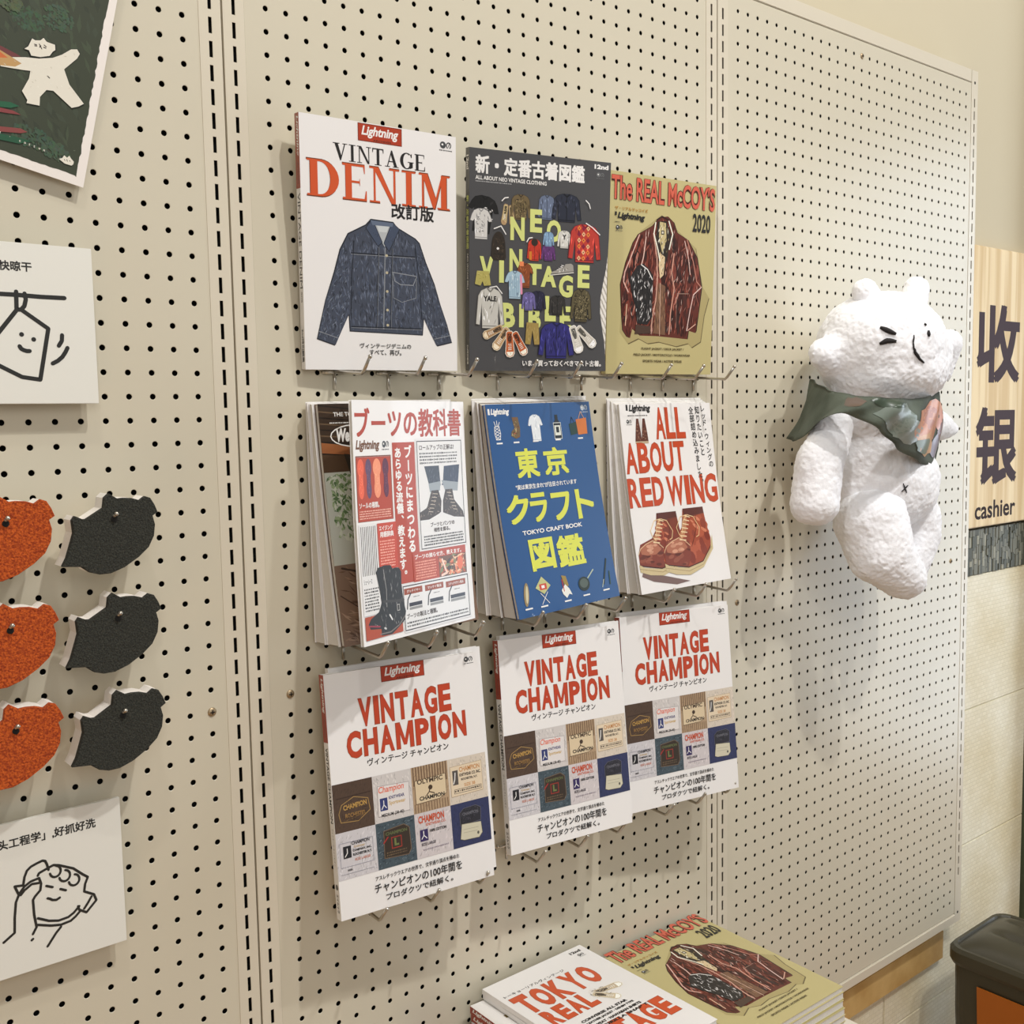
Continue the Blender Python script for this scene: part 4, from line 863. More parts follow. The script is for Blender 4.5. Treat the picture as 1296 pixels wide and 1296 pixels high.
# ---- bottom row: the same labels magazine three times
def labels_cover():
    p = Print()
    lightning(p, 73, 266, 132, 285); publisher(p, 189, 271, 203, 281)
    p.letters('VINTAGE', 41, 218, 166, 251, RED, outline=(150, 66, 24)); p.letters('CHAMPION', 23, 183, 185, 214, RED, outline=(150, 66, 24))
    p.text('ヴィンテージ チャンピオン', 47, 170, 158, 179, INK, .02)
    X = [0, 51, 103, 154, 210]; y0, ym, y1 = 46, 100.5, 157
    cc = [[(80, 62, 50), (206, 200, 196), (176, 150, 120), (212, 200, 184)], [(204, 200, 202), (70, 84, 92), (206, 198, 198), (50, 56, 92)]]
    for r_ in range(2):
        for c_ in range(4):
            a, b_ = X[c_], X[c_ + 1]; lo, hi = (ym, y1) if r_ == 0 else (y0, ym); col = cc[r_][c_]
            p.rect(a, lo, b_, hi, col); q = [(a, lo), (b_, lo), (b_, hi), (a, hi)]
            p.scatter(q, [tuple(int(v * .86) for v in col), tuple(min(255, int(v * 1.1)) for v in col)], 160, 1.4, 7, r_ * 4 + c_, 70 + 30 * (c_ % 2))
    for k in range(13): p.rect(105 + k * 3.8, 134, 106.6 + k * 3.8, 157, (116, 92, 70)); p.rect(105 + k * 3.8, 101, 106.2 + k * 3.8, 112, (128, 104, 80))
    # row one
    p.line([(6, 122), (10, 132), (26, 139), (44, 134), (46, 120), (30, 110), (8, 112), (6, 122)], .9, (164, 132, 80)); p.text('CHAMPION', 12, 126, 42, 132, (190, 150, 82), .03, rot=4); p.text('ROCHESTER', 14, 116, 40, 121, (160, 122, 70), .02)
    p.line([(4, 140), (48, 141)], .8, (60, 44, 36)); p.scatter([(8, 136), (44, 136), (44, 110), (8, 110)], [(120, 94, 58), (58, 44, 36)], 50, .9, 8, 3, 10)
    lab = [(56, 108), (98, 108), (99, 142), (57, 144)]; p.poly(lab, (224, 218, 214)); p.line(lab + [lab[0]], .5, (150, 140, 140)); p.text('Champion', 58, 133, 92, 143, (220, 110, 86), .02, .2)
    p.rect(59, 114, 69, 129, (52, 60, 112)); p.line([(64, 126), (64, 121), (61, 116)], 1, WH); p.line([(64, 121), (67, 117)], 1, WH); p.text('KNITWEAR', 71, 126, 92, 130, (60, 60, 110), .03); p.text('Sportswear', 71, 118, 93, 124, (196, 160, 90), .02); p.text('MEDIUM (38-40)', 60, 106, 90, 110.5, INK, .03)
    lab = [(107, 112), (140, 113), (150, 118), (150, 142), (107, 140)]; p.poly(lab, (216, 196, 162)); p.line(lab + [lab[0]], .6, (96, 74, 54)); p.text('OLYMPIC', 110, 135, 146, 141, (70, 54, 42), .03); p.oval(128, 129, 3, 3, (70, 54, 42)); p.line([(128, 131), (126, 124), (122, 120)], 1.3, (70, 54, 42)); p.line([(126, 124), (133, 121)], 1.3, (70, 54, 42)); p.text('CHAMPION', 112, 115, 147, 120, INK, .04)
    lab = [(157, 110), (203, 111), (203, 148), (157, 147)]; p.poly(lab, (224, 206, 178)); p.line(lab + [lab[0]], .5, (176, 152, 120)); p.rect(160, 124, 168, 142, (86, 80, 76)); p.line([(164, 139), (163, 131), (161, 126)], 1.2, WH); p.text('CHAMPION', 170, 139, 200, 145, (190, 130, 70), .02); p.text('KNITWEAR CO. INC.', 170, 133, 201, 137, INK, .04); p.text('ROCHESTER, N.Y.', 172, 127.5, 196, 131, INK, .04); p.text('SIZE 38', 176, 120, 192, 124, (190, 130, 70), .02); p.frame(161, 113, 201, 118.5, .6, (90, 80, 70)); p.micro(162, 114, 200, 118, 1, (90, 80, 70), 5)
    # row two
    lab = [(4, 60), (46, 60), (46, 88), (4, 88)]; p.line(lab + [lab[0]], .5, (150, 150, 160)); p.rect(8, 70, 18, 84, (34, 34, 38)); p.line([(13, 81), (13, 76), (10, 72)], 1, WH); p.text('CHAMPION', 19, 84, 42, 88, (60, 60, 66), .03); p.text('Knitwear', 22, 80, 36, 83, (200, 176, 140), .02); p.text('COMPANY, INC.', 20, 75.5, 44, 78.5, INK, .04); p.text('ROCHESTER N.Y.', 20, 71, 44, 74, INK, .04); p.text('SIZE LARGE', 22, 65, 42, 68, (200, 130, 110), .02); p.text('SIZE', 12, 55, 18, 57, INK, .04); p.line([(4, 52), (46, 52)], .4, (140, 140, 150))
    q = [(52, 47), (102, 47), (102, 99), (52, 99)]; p.scatter(q, [(110, 124, 132), (40, 50, 60)], 200, 1.2, 5, 55, 30)
    lab = [(60, 58), (92, 56), (96, 62), (95, 88), (88, 93), (61, 90)]; p.poly(lab, (56, 46, 38)); p.line(lab + [lab[0]], .8, (120, 100, 80)); p.text('CHAMPION', 63, 84, 92, 88, (96, 104, 66), .04); p.frame(70, 67, 84, 81, 1.2, (150, 52, 42)); p.text('L', 74, 70, 80, 79, (110, 120, 70), .06); p.line([(60, 76), (66, 82)], 1.6, (160, 46, 44)); p.micro(63, 59, 91, 65, 2, (110, 92, 70), 6)
    p.text('CHAMPION', 108, 88, 144, 97, (200, 84, 52), .03); p.text('KNITWEAR CO.', 118, 83.5, 146, 87, (206, 110, 86), .02); p.rect(109, 66, 120, 80, (56, 46, 92)); p.line([(114, 78), (114, 73), (111, 69)], 1, WH); p.line([(114, 73), (118, 69)], 1, WH); p.text('100% COTTON', 123, 75, 146, 78.5, INK, .04); p.text('SIZE LARGE', 110, 60.5, 130, 64, (90, 84, 90), .03); p.micro(112, 54, 148, 57, 1, (150, 140, 150), 8)
    lab = [(166, 72), (196, 74), (197, 90), (190, 94), (172, 93), (166, 88)]; p.poly(lab, (44, 44, 52)); p.line(lab + [lab[0]], .7, (92, 92, 104)); p.scatter(lab, [(80, 80, 90), (28, 28, 34)], 60, 1, 6); p.text('CHAMPION', 170, 84, 193, 88, (104, 104, 112), .03)
    lab = [(168, 74), (196, 72), (197, 58), (192, 53), (170, 54), (165, 56)]; p.poly(lab, (206, 200, 176)); p.line(lab + [lab[0]], .6, (120, 116, 96)); p.line([(170, 67), (192, 66)], .4, (150, 146, 124)); p.line([(170, 63), (190, 62)], .4, (150, 146, 124)); p.oval(191, 59, 1.6, 2, (90, 88, 80))
    p.text('アスレチックウエアの世界で、文字通り頂点を極めた', 46, 34.5, 161, 40, INK, .02)
    p.text('チャンピオンの100年間を', 44, 20, 164, 31.5, INK, .02); p.text('プロダクツで紐解く。', 58, 9, 150, 17, INK, .02)
    return p
def labels_spine():
    s = Print(); s.rect(0, 206, 12, 285, (158, 54, 32)); s.text('Lightning', 3, 240, 9.5, 281, WH, .03, .2, rot=-90); s.text('Archives', 4, 212, 8, 234, (100, 34, 24), .01, rot=-90)
    s.text('VINTAGE CHAMPION', 3, 112, 9, 200, INK, .02, rot=-90); s.text('ヴィンテージ チャンピオン', 4.2, 62, 7.6, 106, (90, 86, 84), 0, rot=-90); s.oval(6, 38, 3, 3.4, (60, 62, 64)); s.text('エイムック', 3.6, 8, 8.4, 30, INK, .03, rot=-90)
    return s
bot = [((.1147, -.0719, -.5041), (.2125, -.0151, -.0025), (.0045, .0326, .2826), 'white garment-labels magazine leftmost in the bottom row'),
       ((0.3628, -0.0788, -0.4940), (0.2059, -0.0171, -0.0047), (0.0173, 0.0429, 0.2737), 'white garment-labels magazine in the middle of the bottom row'),
       ((.5979, -.0647, -.5031), (.2125, -.0264, -.0044), (.0121, .0324, .2822), 'white garment-labels magazine rightmost in the bottom row')]
for i, (O, U, V, lab) in enumerate(bot):
    A = Frame(O, U, V); O = Vector(O)
    magazine(lab, A, A.back(11.5), M['paper'], 'magazines displayed on hooks', prt=labels_cover(), sprt=labels_spine())
    # a second copy tucked behind, a little to the right and higher
    fb = A.back(12.2); B = Frame(fb.O + Vector((.013, 0, .004)) + Vector((0, U[1] * -.013 / .21, 0)), fb.U, fb.V)
    magazine('spare white copy tucked behind the %s labels magazine of the bottom row' % ('left', 'middle', 'right')[i], B, B.back(8.5), M['paper'], 'spare magazines in the bottom row')

# ------------------------------------------------------------------ magazines lying on the low table
TZ = -.815
ORD = ['lowest', 'second', 'third', 'fourth', 'fifth', 'sixth', 'seventh', 'eighth']
tb = thing('display_table', 'pale low display table under the lying magazine stacks at the bottom edge', 'table', (.52, -.16, FZ))
obj('tabletop', box(-.32, .318, -.15, .152, TZ - FZ - .022, TZ - FZ, .002), M['table'], tb)
for sx in (-.30, .298):
    for sy in (-.13, .132): obj('leg', box(sx - .014, sx + .014, sy - .014, sy + .014, 0, TZ - FZ - .0225, .002), M['table'], tb)
# left stack: real-vintage magazine on top of red-spined copies
def lying(O, ang, W, H, T, cover, label, group, prt=None, sprt=None, droop=0.0, spine='left', smat=None):
    c, q = math.cos(ang), math.sin(ang)
    U = Vector((c, q, 0)) * (W / 1000); V = Vector((-q, c, 0)) * (H / 1000)
    A = Frame(Vector(O) - V, U, V + Vector((0, 0, droop)), 0, W, H); A.O.z -= droop
    return magazine(label, A, A.back(T), cover, group, spine=spine, prt=prt, sprt=sprt, lying=True, spine_mat=smat)
p = Print(); OR = (204, 84, 44)
p.text('トーキョーリアルヴィンテージ', 8, 217, 116, 223, INK, .02); p.letters('TOKYO', 9, 166, 146, 212, OR, .06, outline=(150, 66, 24))
p.letters('REAL', 17, 126, 98, 161, OR, .06, outline=(150, 66, 24)); p.letters('VINTAGE', 10, 46, 166, 88, OR, .06, outline=(150, 66, 24))
p.text('12nd', 152, 243, 172, 249, INK, .05); publisher(p, 158, 230, 170, 239)
shoetop(p, 130, 146, 46, 13, (196, 178, 150), (236, 232, 220), -8); shoetop(p, 116, 134, 38, 14, (206, 190, 160), (236, 232, 220), -50); p.scatter([(98, 158), (130, 158), (128, 132), (98, 136)], [(96, 76, 60), (230, 220, 200)], 60, 1.3, 7)
for k, t_ in enumerate(('CONVERSE ALL STAR', 'LEATHER JACKET · DENIM TYPE', 'SWEAT · HAWAIIAN SHIRTS', 'GORILLA SNAP T')): p.text(t_, 46 + k * 3, 112 - k * 8 - 5, 128 + k * 5, 112 - k * 8, INK, .05)
lying((.3603, -.0133, -.7021), .007, 182, 257, 7, M['paper'], 'white magazine with big orange-red capitals lying on top of the left stack', None, p)
lying((.3612, -.0136, -.7096), -.01, 182, 257, 6.6, M['paper'], 'plain white-edged magazine directly under the orange-lettered top one', None)
s = Print(); s.rect(0, 150, 10, 285, (158, 54, 32)); s.text('Lightning', 2, 226, 8.5, 280, WH, .04, .2, rot=-90); s.rect(0, 0, 10, 150, (224, 214, 206)); s.text('VINTAGE', 2, 90, 8, 140, INK, .03, rot=-90)
p = Print(); p.rect(0, 0, 5, 285, (232, 228, 224)); p.poly([(20, 238), (28, 238), (28, 231), (20, 231)], (110, 90, 40))
lying((.3385, -.0145, -.7172), -.015, 210, 285, 10, M['paper'], 'red-spined white magazine sticking out left below the orange-lettered one', None, p, s)
proto = None
for k in range(8):
    z = -.7278 - k * .0108
    if proto is None:
        s2 = Print(); s2.rect(0, 150, 10, 285, (158, 54, 32)); s2.text('Lightning', 2, 226, 8.5, 280, WH, .04, .2, rot=-90)
        proto, _ = lying((.339, -.0155, z), -.006, 210, 285, 10, M['paper'], 'red-spined copy eighth from the bottom of the left stack on the table', 'red-spined copies in the left stack', None, s2)
        base = proto.location.copy()
    else:
        r = proto.copy(); C.objects.link(r); r['label'] = 'red-spined copy, %s from the bottom of the left stack on the table' % ORD[7 - k]; r.location = base + Vector((random.uniform(-.003, .002), random.uniform(-.003, 0), -k * .0108)); r.rotation_euler = (0, 0, random.uniform(-.004, .008))
        for ch in list(proto.children):
            c_ = ch.copy(); C.objects.link(c_); c_.parent = r
            for g_ in list(ch.children):
                d_ = g_.copy(); C.objects.link(d_); d_.parent = c_
# right stack: leather jacket issue
lying((.5935, -.0125, -.7400), -.012, 207, 273, 8, M['olive'], 'olive leather jacket magazine lying on top of the right stack on the table', None, leather_cover(), None, droop=.004)
proto = None
for k in range(6):
    z = -.7512 - k * .0107
    if proto is None:
        proto, _ = lying((.5945, -.0135, z - .0005), -.012, 207, 273, 10, M['olive'], 'olive copy directly beneath the top one of the right stack', 'olive copies in the right stack', None, None)
        base = proto.location.copy()
    else:
        r = proto.copy(); C.objects.link(r); r['label'] = 'olive copy %s from the bottom of the right stack on the table' % ORD[5 - k]; r.location = base + Vector((random.uniform(-.003, .001), random.uniform(-.003, 0), -k * .0108)); r.rotation_euler = (0, 0, random.uniform(-.01, .004))
        for ch in list(proto.children):
            c_ = ch.copy(); C.objects.link(c_); c_.parent = r
            for g_ in list(ch.children):
                d_ = g_.copy(); C.objects.link(d_); d_.parent = c_
# violet packet just showing at the bottom edge
pk = thing('small_packet', 'small violet packet peeking up at the bottom edge left of the stacks', 'packet', (.272, -.045, TZ))
obj('pouch', box(-.018, .018, -.008, .008, 0, .0965, .004), M['purple'], pk)
obj('top_seal', box(-.017, .017, -.0012, .0012, .0966, .102, .0004), M['purple'], pk)

# ------------------------------------------------------------------ left: bear-head sponges on pegs
SP = [(-.1661, -.0641), (-.1617, -.0561), (-.1562, -.0395), (-.154, -.0324), (-.155, -.0202), (-.152, -.0162), (-.1451, -.0197), (-.1416, -.0199), (-.1248, -.0101), (-.1233, -.0003), (-.1187, .0037),
      (-.1105, -.0018), (-.1043, -.0014), (-.096, -.0022), (-.0885, -.0048), (-.083, -.001), (-.0778, -.003), (-.0738, -.010), (-.071, -.0175), (-.0763, -.0209), (-.0742, -.030), (-.0758, -.0414), (-.0816, -.0524),
      (-.0922, -.0616), (-.1065, -.0703), (-.1203, -.0751), (-.1312, -.0752), (-.1407, -.0722), (-.1487, -.0659)]
SO = (-.117, -.036)
def prism(pts, y0, y1, m, name, parent, inset=0.0, sub=False):
    """outline in x, z extruded along y (y0 nearest the viewer), with a small rounded front edge"""
    cx = sum(p[0] for p in pts) / len(pts); cz = sum(p[1] for p in pts) / len(pts)
    sc = lambda k: [(cx + (x - cx) * k, cz + (z - cz) * k) for x, z in pts]
    rings = [(sc(1), y1), (sc(1), y0 + inset), (sc(1 - inset * 12), y0)] if inset else [(pts, y1), (pts, y0)]
    V = []; F = []; n = len(pts)
    for r_, y in rings: V += [(x, y, z) for x, z in r_]
    for k in range(len(rings) - 1):
        for i in range(n): j = (i + 1) % n; F.append((k * n + i, k * n + j, (k + 1) * n + j, (k + 1) * n + i))
    t = tessellate_polygon([[Vector((x, z, 0)) for x, z in pts]]); o = (len(rings) - 1) * n
    F += [tuple(i + o for i in f) for f in t]; F += [tuple(i for i in f)[::-1] for f in t]
    bm = bmesh.new(); me = bpy.data.meshes.new(name); me.from_pydata(V, [], F); bm.from_mesh(me)
    bmesh.ops.recalc_face_normals(bm, faces=bm.faces); bm.to_mesh(me); bm.free(); me.materials.append(m)
    o = bpy.data.objects.new(name, me); C.objects.link(o); o.parent = parent
    return o
def sponge(dx, dz, pile, label, cat='sponge', grp='bear-head scrub sponges'):
    t = thing('bear_head_sponge', label, cat, (SO[0] + dx, 0, SO[1] + dz), grp)
    q = [(x - SO[0], z - SO[1]) for x, z in SP]
    prism(q, -.0485, -.0280, M['foam'], 'foam_back', t)
    prism([(x * 1.004, z * 1.004) for x, z in q], -.0545, -.0486, pile, 'scouring_front', t, .0012)
    # dark disc painted for the shaded hole where the peg comes through
    bm = bmesh.new(); g = bmesh.ops.create_cone(bm, cap_ends=True, segments=16, radius1=.0032, radius2=.0032, depth=.0008)['verts']
    bmesh.ops.rotate(bm, cent=(0, 0, 0), matrix=Matrix.Rotation(PI / 2, 3, 'X'), verts=g); bmesh.ops.translate(bm, vec=(.0020, -.0549, .0145), verts=g)
    obj('peg_hole_disc', bm, M['dark'], t)
    return t
def peg(dx, dz, label):
    t = thing('straight_peg', label, 'hook', (SO[0] + .002 + dx, 0, SO[1] + .0175 + dz), 'pegs holding the sponges')
    obj('pin', tube([(0, .006, 0), (0, -.055, 0), (0, -.0585, .0012)], .0016), M['steel'], t, True)
    bm = bmesh.new(); bmesh.ops.create_uvsphere(bm, u_segments=10, v_segments=6, radius=.0024); bmesh.ops.translate(bm, vec=(.001, -.0590, .0022), verts=bm.verts)
    obj('tip', bm, M['steel'], t, True)
for (dx, dz, nm) in ((0, 0, 'top'), (-.001, -.0990, 'middle'), (-.001, -.1977, 'bottom')):
    sponge(dx, dz, M['blackpile'], 'black bear-head sponge with white foam back, %s of the right column' % nm); peg(dx, dz, 'small steel peg tip poking through the %s black sponge' % nm)
for (dx, dz, nm) in ((-.0995, .0030, 'top'), (-.1010, -.0975, 'middle'), (-.1015, -.1935, 'bottom')):
    sponge(dx, dz, M['orangepile'], 'orange-brown bear-head sponge cut by the left edge, %s of its column' % nm); peg(dx, dz, 'small steel peg tip poking through the %s orange sponge' % nm)

# ------------------------------------------------------------------ two instruction cards standing off the board
BK = (40, 40, 38)
def card(name, label, x0, x1, z0, z1, draw):
    t = thing(name, label, 'card', (x0, 0, z0), 'instruction cards')
    obj('panel', box(0, x1 - x0, -.020, -.0152, 0, z1 - z0, .0004), M['card'], t)
    obj('mount', box(.02, x1 - x0 - .02, -.0150, -.0002, .03, z1 - z0 - .03), M['cardedge'], t)
    p = Print(); draw(p)
    p.build('card_print', lambda u, v, d: Vector((u / 1000 - x0, -.020 - d / 1000, v / 1000 - z0)), t)
def mm(l): return [(a * 1000, b_ * 1000) for a, b_ in l]
def draw1(p):
    p.text('快晾干', -199, 218.5, -169.5, 228, BK, .035)
    p.line(mm([(-.225, .1962), (-.185, .1962), (-.163, .1955), (-.1407, .1956)]), 4.2, BK)
    for q in ([(-.1811, .1824), (-.1573, .1653), (-.1673, .116), (-.1837, .1184), (-.2028, .1285)], [(-.2028, .1285), (-.2150, .1350), (-.2130, .146), (-.201, .1616), (-.1857, .1812)],
              [(-.1847, .1992), (-.1852, .1822), (-.1811, .1824), (-.178, .1860), (-.1764, .1922), (-.1772, .1978)], [(-.1844, .1476), (-.1830, .1452), (-.1805, .1439), (-.1780, .1432), (-.1756, .1433)],
              [(-.1448, .1595), (-.1453, .154), (-.1484, .1491)], [(-.1403, .1473), (-.1425, .1430), (-.1456, .1384), (-.1500, .1345), (-.155, .1318)]): p.line(mm(q), 4.0, BK)
    p.oval(-182, 158.9, 2.2, 2.2, BK); p.oval(-171.3, 154.5, 2.2, 2.2, BK)
def draw2(p):
    p.text('头工程学」,好抓好洗', -231, -340, -138, -329.5, BK, .035)
    for q in ([(-.2308, -.4316), (-.2204, -.4251), (-.2195, -.410), (-.2176, -.3949), (-.214, -.387), (-.209, -.3813), (-.203, -.378), (-.1951, -.3768)], [(-.2178, -.3786), (-.2149, -.387)], [(-.2178, -.3786), (-.2100, -.3798)],
              [(-.1953, -.3817), (-.2021, -.3809), (-.209, -.385), (-.2128, -.3889)], [(-.21, -.3798), (-.2085, -.372), (-.2059, -.3661), (-.202, -.363), (-.1965, -.3613), (-.191, -.3600), (-.1885, -.3611), (-.187, -.3650), (-.1858, -.371)],
              [(-.187, -.3692), (-.1948, -.3718), (-.1961, -.374)], [(-.1951, -.3768), (-.1935, -.3830), (-.1946, -.3895), (-.1995, -.394), (-.2019, -.3973), (-.2016, -.4125), (-.2, -.4257), (-.2038, -.432)],
              [(-.1861, -.3690), (-.1810, -.3675), (-.1761, -.3690), (-.1622, -.3764), (-.1531, -.3855), (-.1485, -.3895), (-.1515, -.396), (-.1528, -.4036), (-.1434, -.4095), (-.1413, -.4163), (-.1516, -.4261), (-.1586, -.4212), (-.1596, -.4171)],
              [(-.1459, -.411), (-.1500, -.4170), (-.1537, -.4215)], [(-.1584, -.4174), (-.1640, -.4225), (-.1696, -.4254), (-.1790, -.4260), (-.1883, -.4232), (-.1984, -.4173)], [(-.1575, -.4225), (-.1625, -.427), (-.1674, -.43), (-.177, -.431), (-.1863, -.4289), (-.1988, -.4240)],
              [(-.1771, -.4332), (-.1821, -.438), (-.1860, -.4430), (-.1908, -.4491)], [(-.2052, -.4378), (-.204, -.4369)], [(-.1887, -.3868), (-.183, -.3898)], [(-.1757, -.394), (-.1705, -.3969)], [(-.1882, -.3998), (-.1860, -.4010), (-.1837, -.403), (-.1800, -.4040), (-.1767, -.4027)]): p.line(mm(q), 2.5, BK)
    for cx, cz, rr in ((-.1795, -.3745, .0052), (-.1708, -.3815, .0052), (-.1620, -.3885, .0052)): p.line(mm([(cx + rr * math.cos(a), cz + rr * 1.1 * math.sin(a)) for a in [-3.0 + .4 * k for k in range(12)]]), 2.3, BK)
card('instruction_card', 'white square card with a line drawing of a smiling sponge hung on a line', -.2640, -.1126, .0927, .2455, draw1)
card('instruction_card', 'white square card with a line drawing of a hand squeezing a smiling sponge', -.2640, -.1125, -.4692, -.3143, draw2)

# ------------------------------------------------------------------ tilted painted poster, top left
po = thing('poster', 'tilted dark green poster with a white painted bear figure and torn-edged border', 'poster', (-.1141, 0, .3062))
ang = math.radians(-12.6)
def PS(u, v, d): # u to the left in mm, v up in mm, both along the poster's own edges
    return Vector((-u / 1000 * math.cos(ang) - v / 1000 * math.sin(ang), -.0105 - .004 * (v / 300) - d / 1000, u / 1000 * -math.sin(ang) * 1.0 + v / 1000 * math.cos(ang)))
PW, PH = 230, 330
V = [PS(0, 0, 0), PS(PW, 0, 0), PS(PW, PH, 0), PS(0, PH, 0)]; n_ = Vector((0, .0006, 0)); V += [v + n_ for v in V]
link('sheet', V, [(0, 1, 2, 3), (7, 6, 5, 4), (0, 4, 5, 1), (1, 5, 6, 2), (2, 6, 7, 3), (3, 7, 4, 0)], M['posterw'], po)
def inv(x, z): # poster coordinates of a board point given in metres
    x -= -.1141; z -= .3062; c, q = math.cos(ang), math.sin(ang)
    return ((-x * c - z * q) * 1000, (-x * q + z * c) * 1000)
p = Print(); rn = random.Random(5); DG = (58, 64, 48)
edge = [(8 + rn.uniform(-.6, .8), 8 + k * 4) for k in range(75)]; bot_ = [(222 - k * 4, 9 + rn.uniform(-.4, .5)) for k in range(54)]
p.poly([(222, 306)] + bot_ + edge + [(10, 306)], DG)
area_ = [(12, 12), (215, 12), (215, 300), (12, 300)]
p.scatter(area_, [(66, 76, 56), (52, 58, 44), (62, 70, 54)], 500, 6, 20, 1, 60)
for cx, cz, rx, ry, c_ in ((-.1585, .4575, 15, 11, (66, 100, 74)), (-.1300, .4640, 14, 12, (74, 104, 80)), (-.1600, .3480, 20, 10, (66, 96, 74)), (-.1390, .3380, 14, 8, (74, 104, 82)), (-.1740, .4700, 12, 8, (98, 112, 78))):
    u, v = inv(cx, cz)
    for k in range(150): a = rn.uniform(0, 2 * PI); r_ = math.sqrt(rn.random()); p.oval(u + rx * r_ * math.cos(a), v + ry * r_ * math.sin(a), rn.uniform(.6, 2.6), rn.uniform(.5, 1.6), tuple(int(.55 * w + .45 * g_ + rn.uniform(-6, 6)) for w, g_ in zip(c_, DG)), rn.uniform(0, 90), 7); p.n -= 1 if k % 3 else 0
I = lambda l: [inv(a, b_) for a, b_ in l]
p.poly(I([(-.200, .432), (-.1830, .4275), (-.1700, .4230), (-.1640, .4200), (-.1620, .4185), (-.170, .4150), (-.200, .4080)]), (110, 56, 56))
pbp = [(-.1850, .4200), (-.1769, .4187), (-.1625, .4215), (-.1501, .4226), (-.1373, .4258), (-.1286, .4304), (-.1196, .4372), (-.1138, .4384), (-.1115, .4345), (-.1143, .4296), (-.1271, .417), (-.1228, .4033), (-.1099, .3874), (-.1150, .3840), (-.1218, .3815), (-.1383, .3948), (-.1446, .3944), (-.1509, .3869), (-.1517, .3786), (-.1635, .379), (-.1626, .382), (-.167, .3897), (-.1601, .4023), (-.1584, .4097), (-.1639, .4093), (-.1767, .409), (-.1850, .4090)]
hd = [(-.1628, .4292), (-.1592, .4321), (-.1553, .4402), (-.1526, .439), (-.1477, .44), (-.1448, .4428), (-.1422, .4398), (-.1366, .4388), (-.1345, .4385), (-.1345, .4335), (-.137, .4316), (-.14, .4271), (-.1486, .4243), (-.1569, .4241), (-.1587, .4286)]
def grow(l, k):
    cx = sum(a for a, _ in l) / len(l); cz = sum(b_ for _, b_ in l) / len(l); return [(cx + (a - cx) * k, cz + (b_ - cz) * k) for a, b_ in l]
CW = (226, 220, 204)
p.poly(I(grow(hd, 1.08)), (24, 26, 20)); p.poly(I(grow(pbp, 1.02)), (24, 26, 20)); p.poly(I(pbp), CW); p.poly(I(hd), CW)
p.poly(I([(-.200, .4310), (-.1850, .4240), (-.1740, .4190), (-.1660, .4150), (-.172, .4110), (-.200, .4085)]), (190, 150, 96)); p.poly(I([(-.200, .427), (-.186, .423), (-.178, .418), (-.186, .4165), (-.200, .4160)]), (202, 106, 56))
for q in ([(-.1535, .4352), (-.1515, .4350)], [(-.1533, .4338), (-.1513, .4340)], [(-.1490, .4362), (-.1470, .4322)], [(-.1478, .4350), (-.1488, .4335)], [(-.1447, .4362), (-.1428, .4350)], [(-.1452, .4340), (-.1432, .4336)], [(-.1428, .4075), (-.1412, .4062)]): p.line(I(q), .9, (40, 30, 26))
p.scatter(I(pbp), [(206, 198, 180), (236, 232, 218)], 60, 1, 4, 4)
p.poly(I([(-.200, .3760), (-.1780, .3775), (-.1700, .3750), (-.178, .3720), (-.200, .3710)]), (34, 92, 62)); p.poly(I([(-.200, .3720), (-.1760, .3700), (-.1690, .3672), (-.180, .3668), (-.200, .3670)]), (132, 62, 62))
p.poly(I([(-.200, .3530), (-.170, .3545), (-.1640, .3520), (-.170, .3500), (-.200, .3480)]), (132, 66, 62)); p.poly(I([(-.200, .3480), (-.175, .3460), (-.160, .3440), (-.172, .3400), (-.200, .3420)]), (34, 82, 56))
cat_ = [(-.1363, .3309), (-.1331, .332), (-.131, .335), (-.1285, .3330), (-.1262, .3352), (-.1245, .3325), (-.1222, .3300), (-.1228, .3276), (-.1247, .3259), (-.1312, .3272)]; p.poly(I(cat_), CW)
for q in ([(-.1313, .3310), (-.1305, .3300)], [(-.1288, .3312), (-.1284, .3296)], [(-.1264, .3305), (-.1256, .3300)]): p.line(I(q), .6, (40, 30, 26))
u0, v0 = inv(-.1640, .3400); u1, v1 = inv(-.1985, .3490)
for k, ch in enumerate('elf · cotton'):
    if ch == ' ': continue
    a, b_ = inv(-.1980 + k * .0043, .3490 - k * .00095 - .0002 * k)
    # letters face the viewer: u runs leftwards, so mirror them
    v_, f_ = glyphs(ch, .02); s_ = 3.4; p.add([(a - x * s_, b_ + y * s_) for x, y in v_], f_, CW)
p.scatter(I([(-.128, .360), (-.118, .360), (-.118, .340), (-.128, .340)]), [(110, 118, 96)], 6, .5, 6, 4, 170)
p.build('poster_print', PS, po)

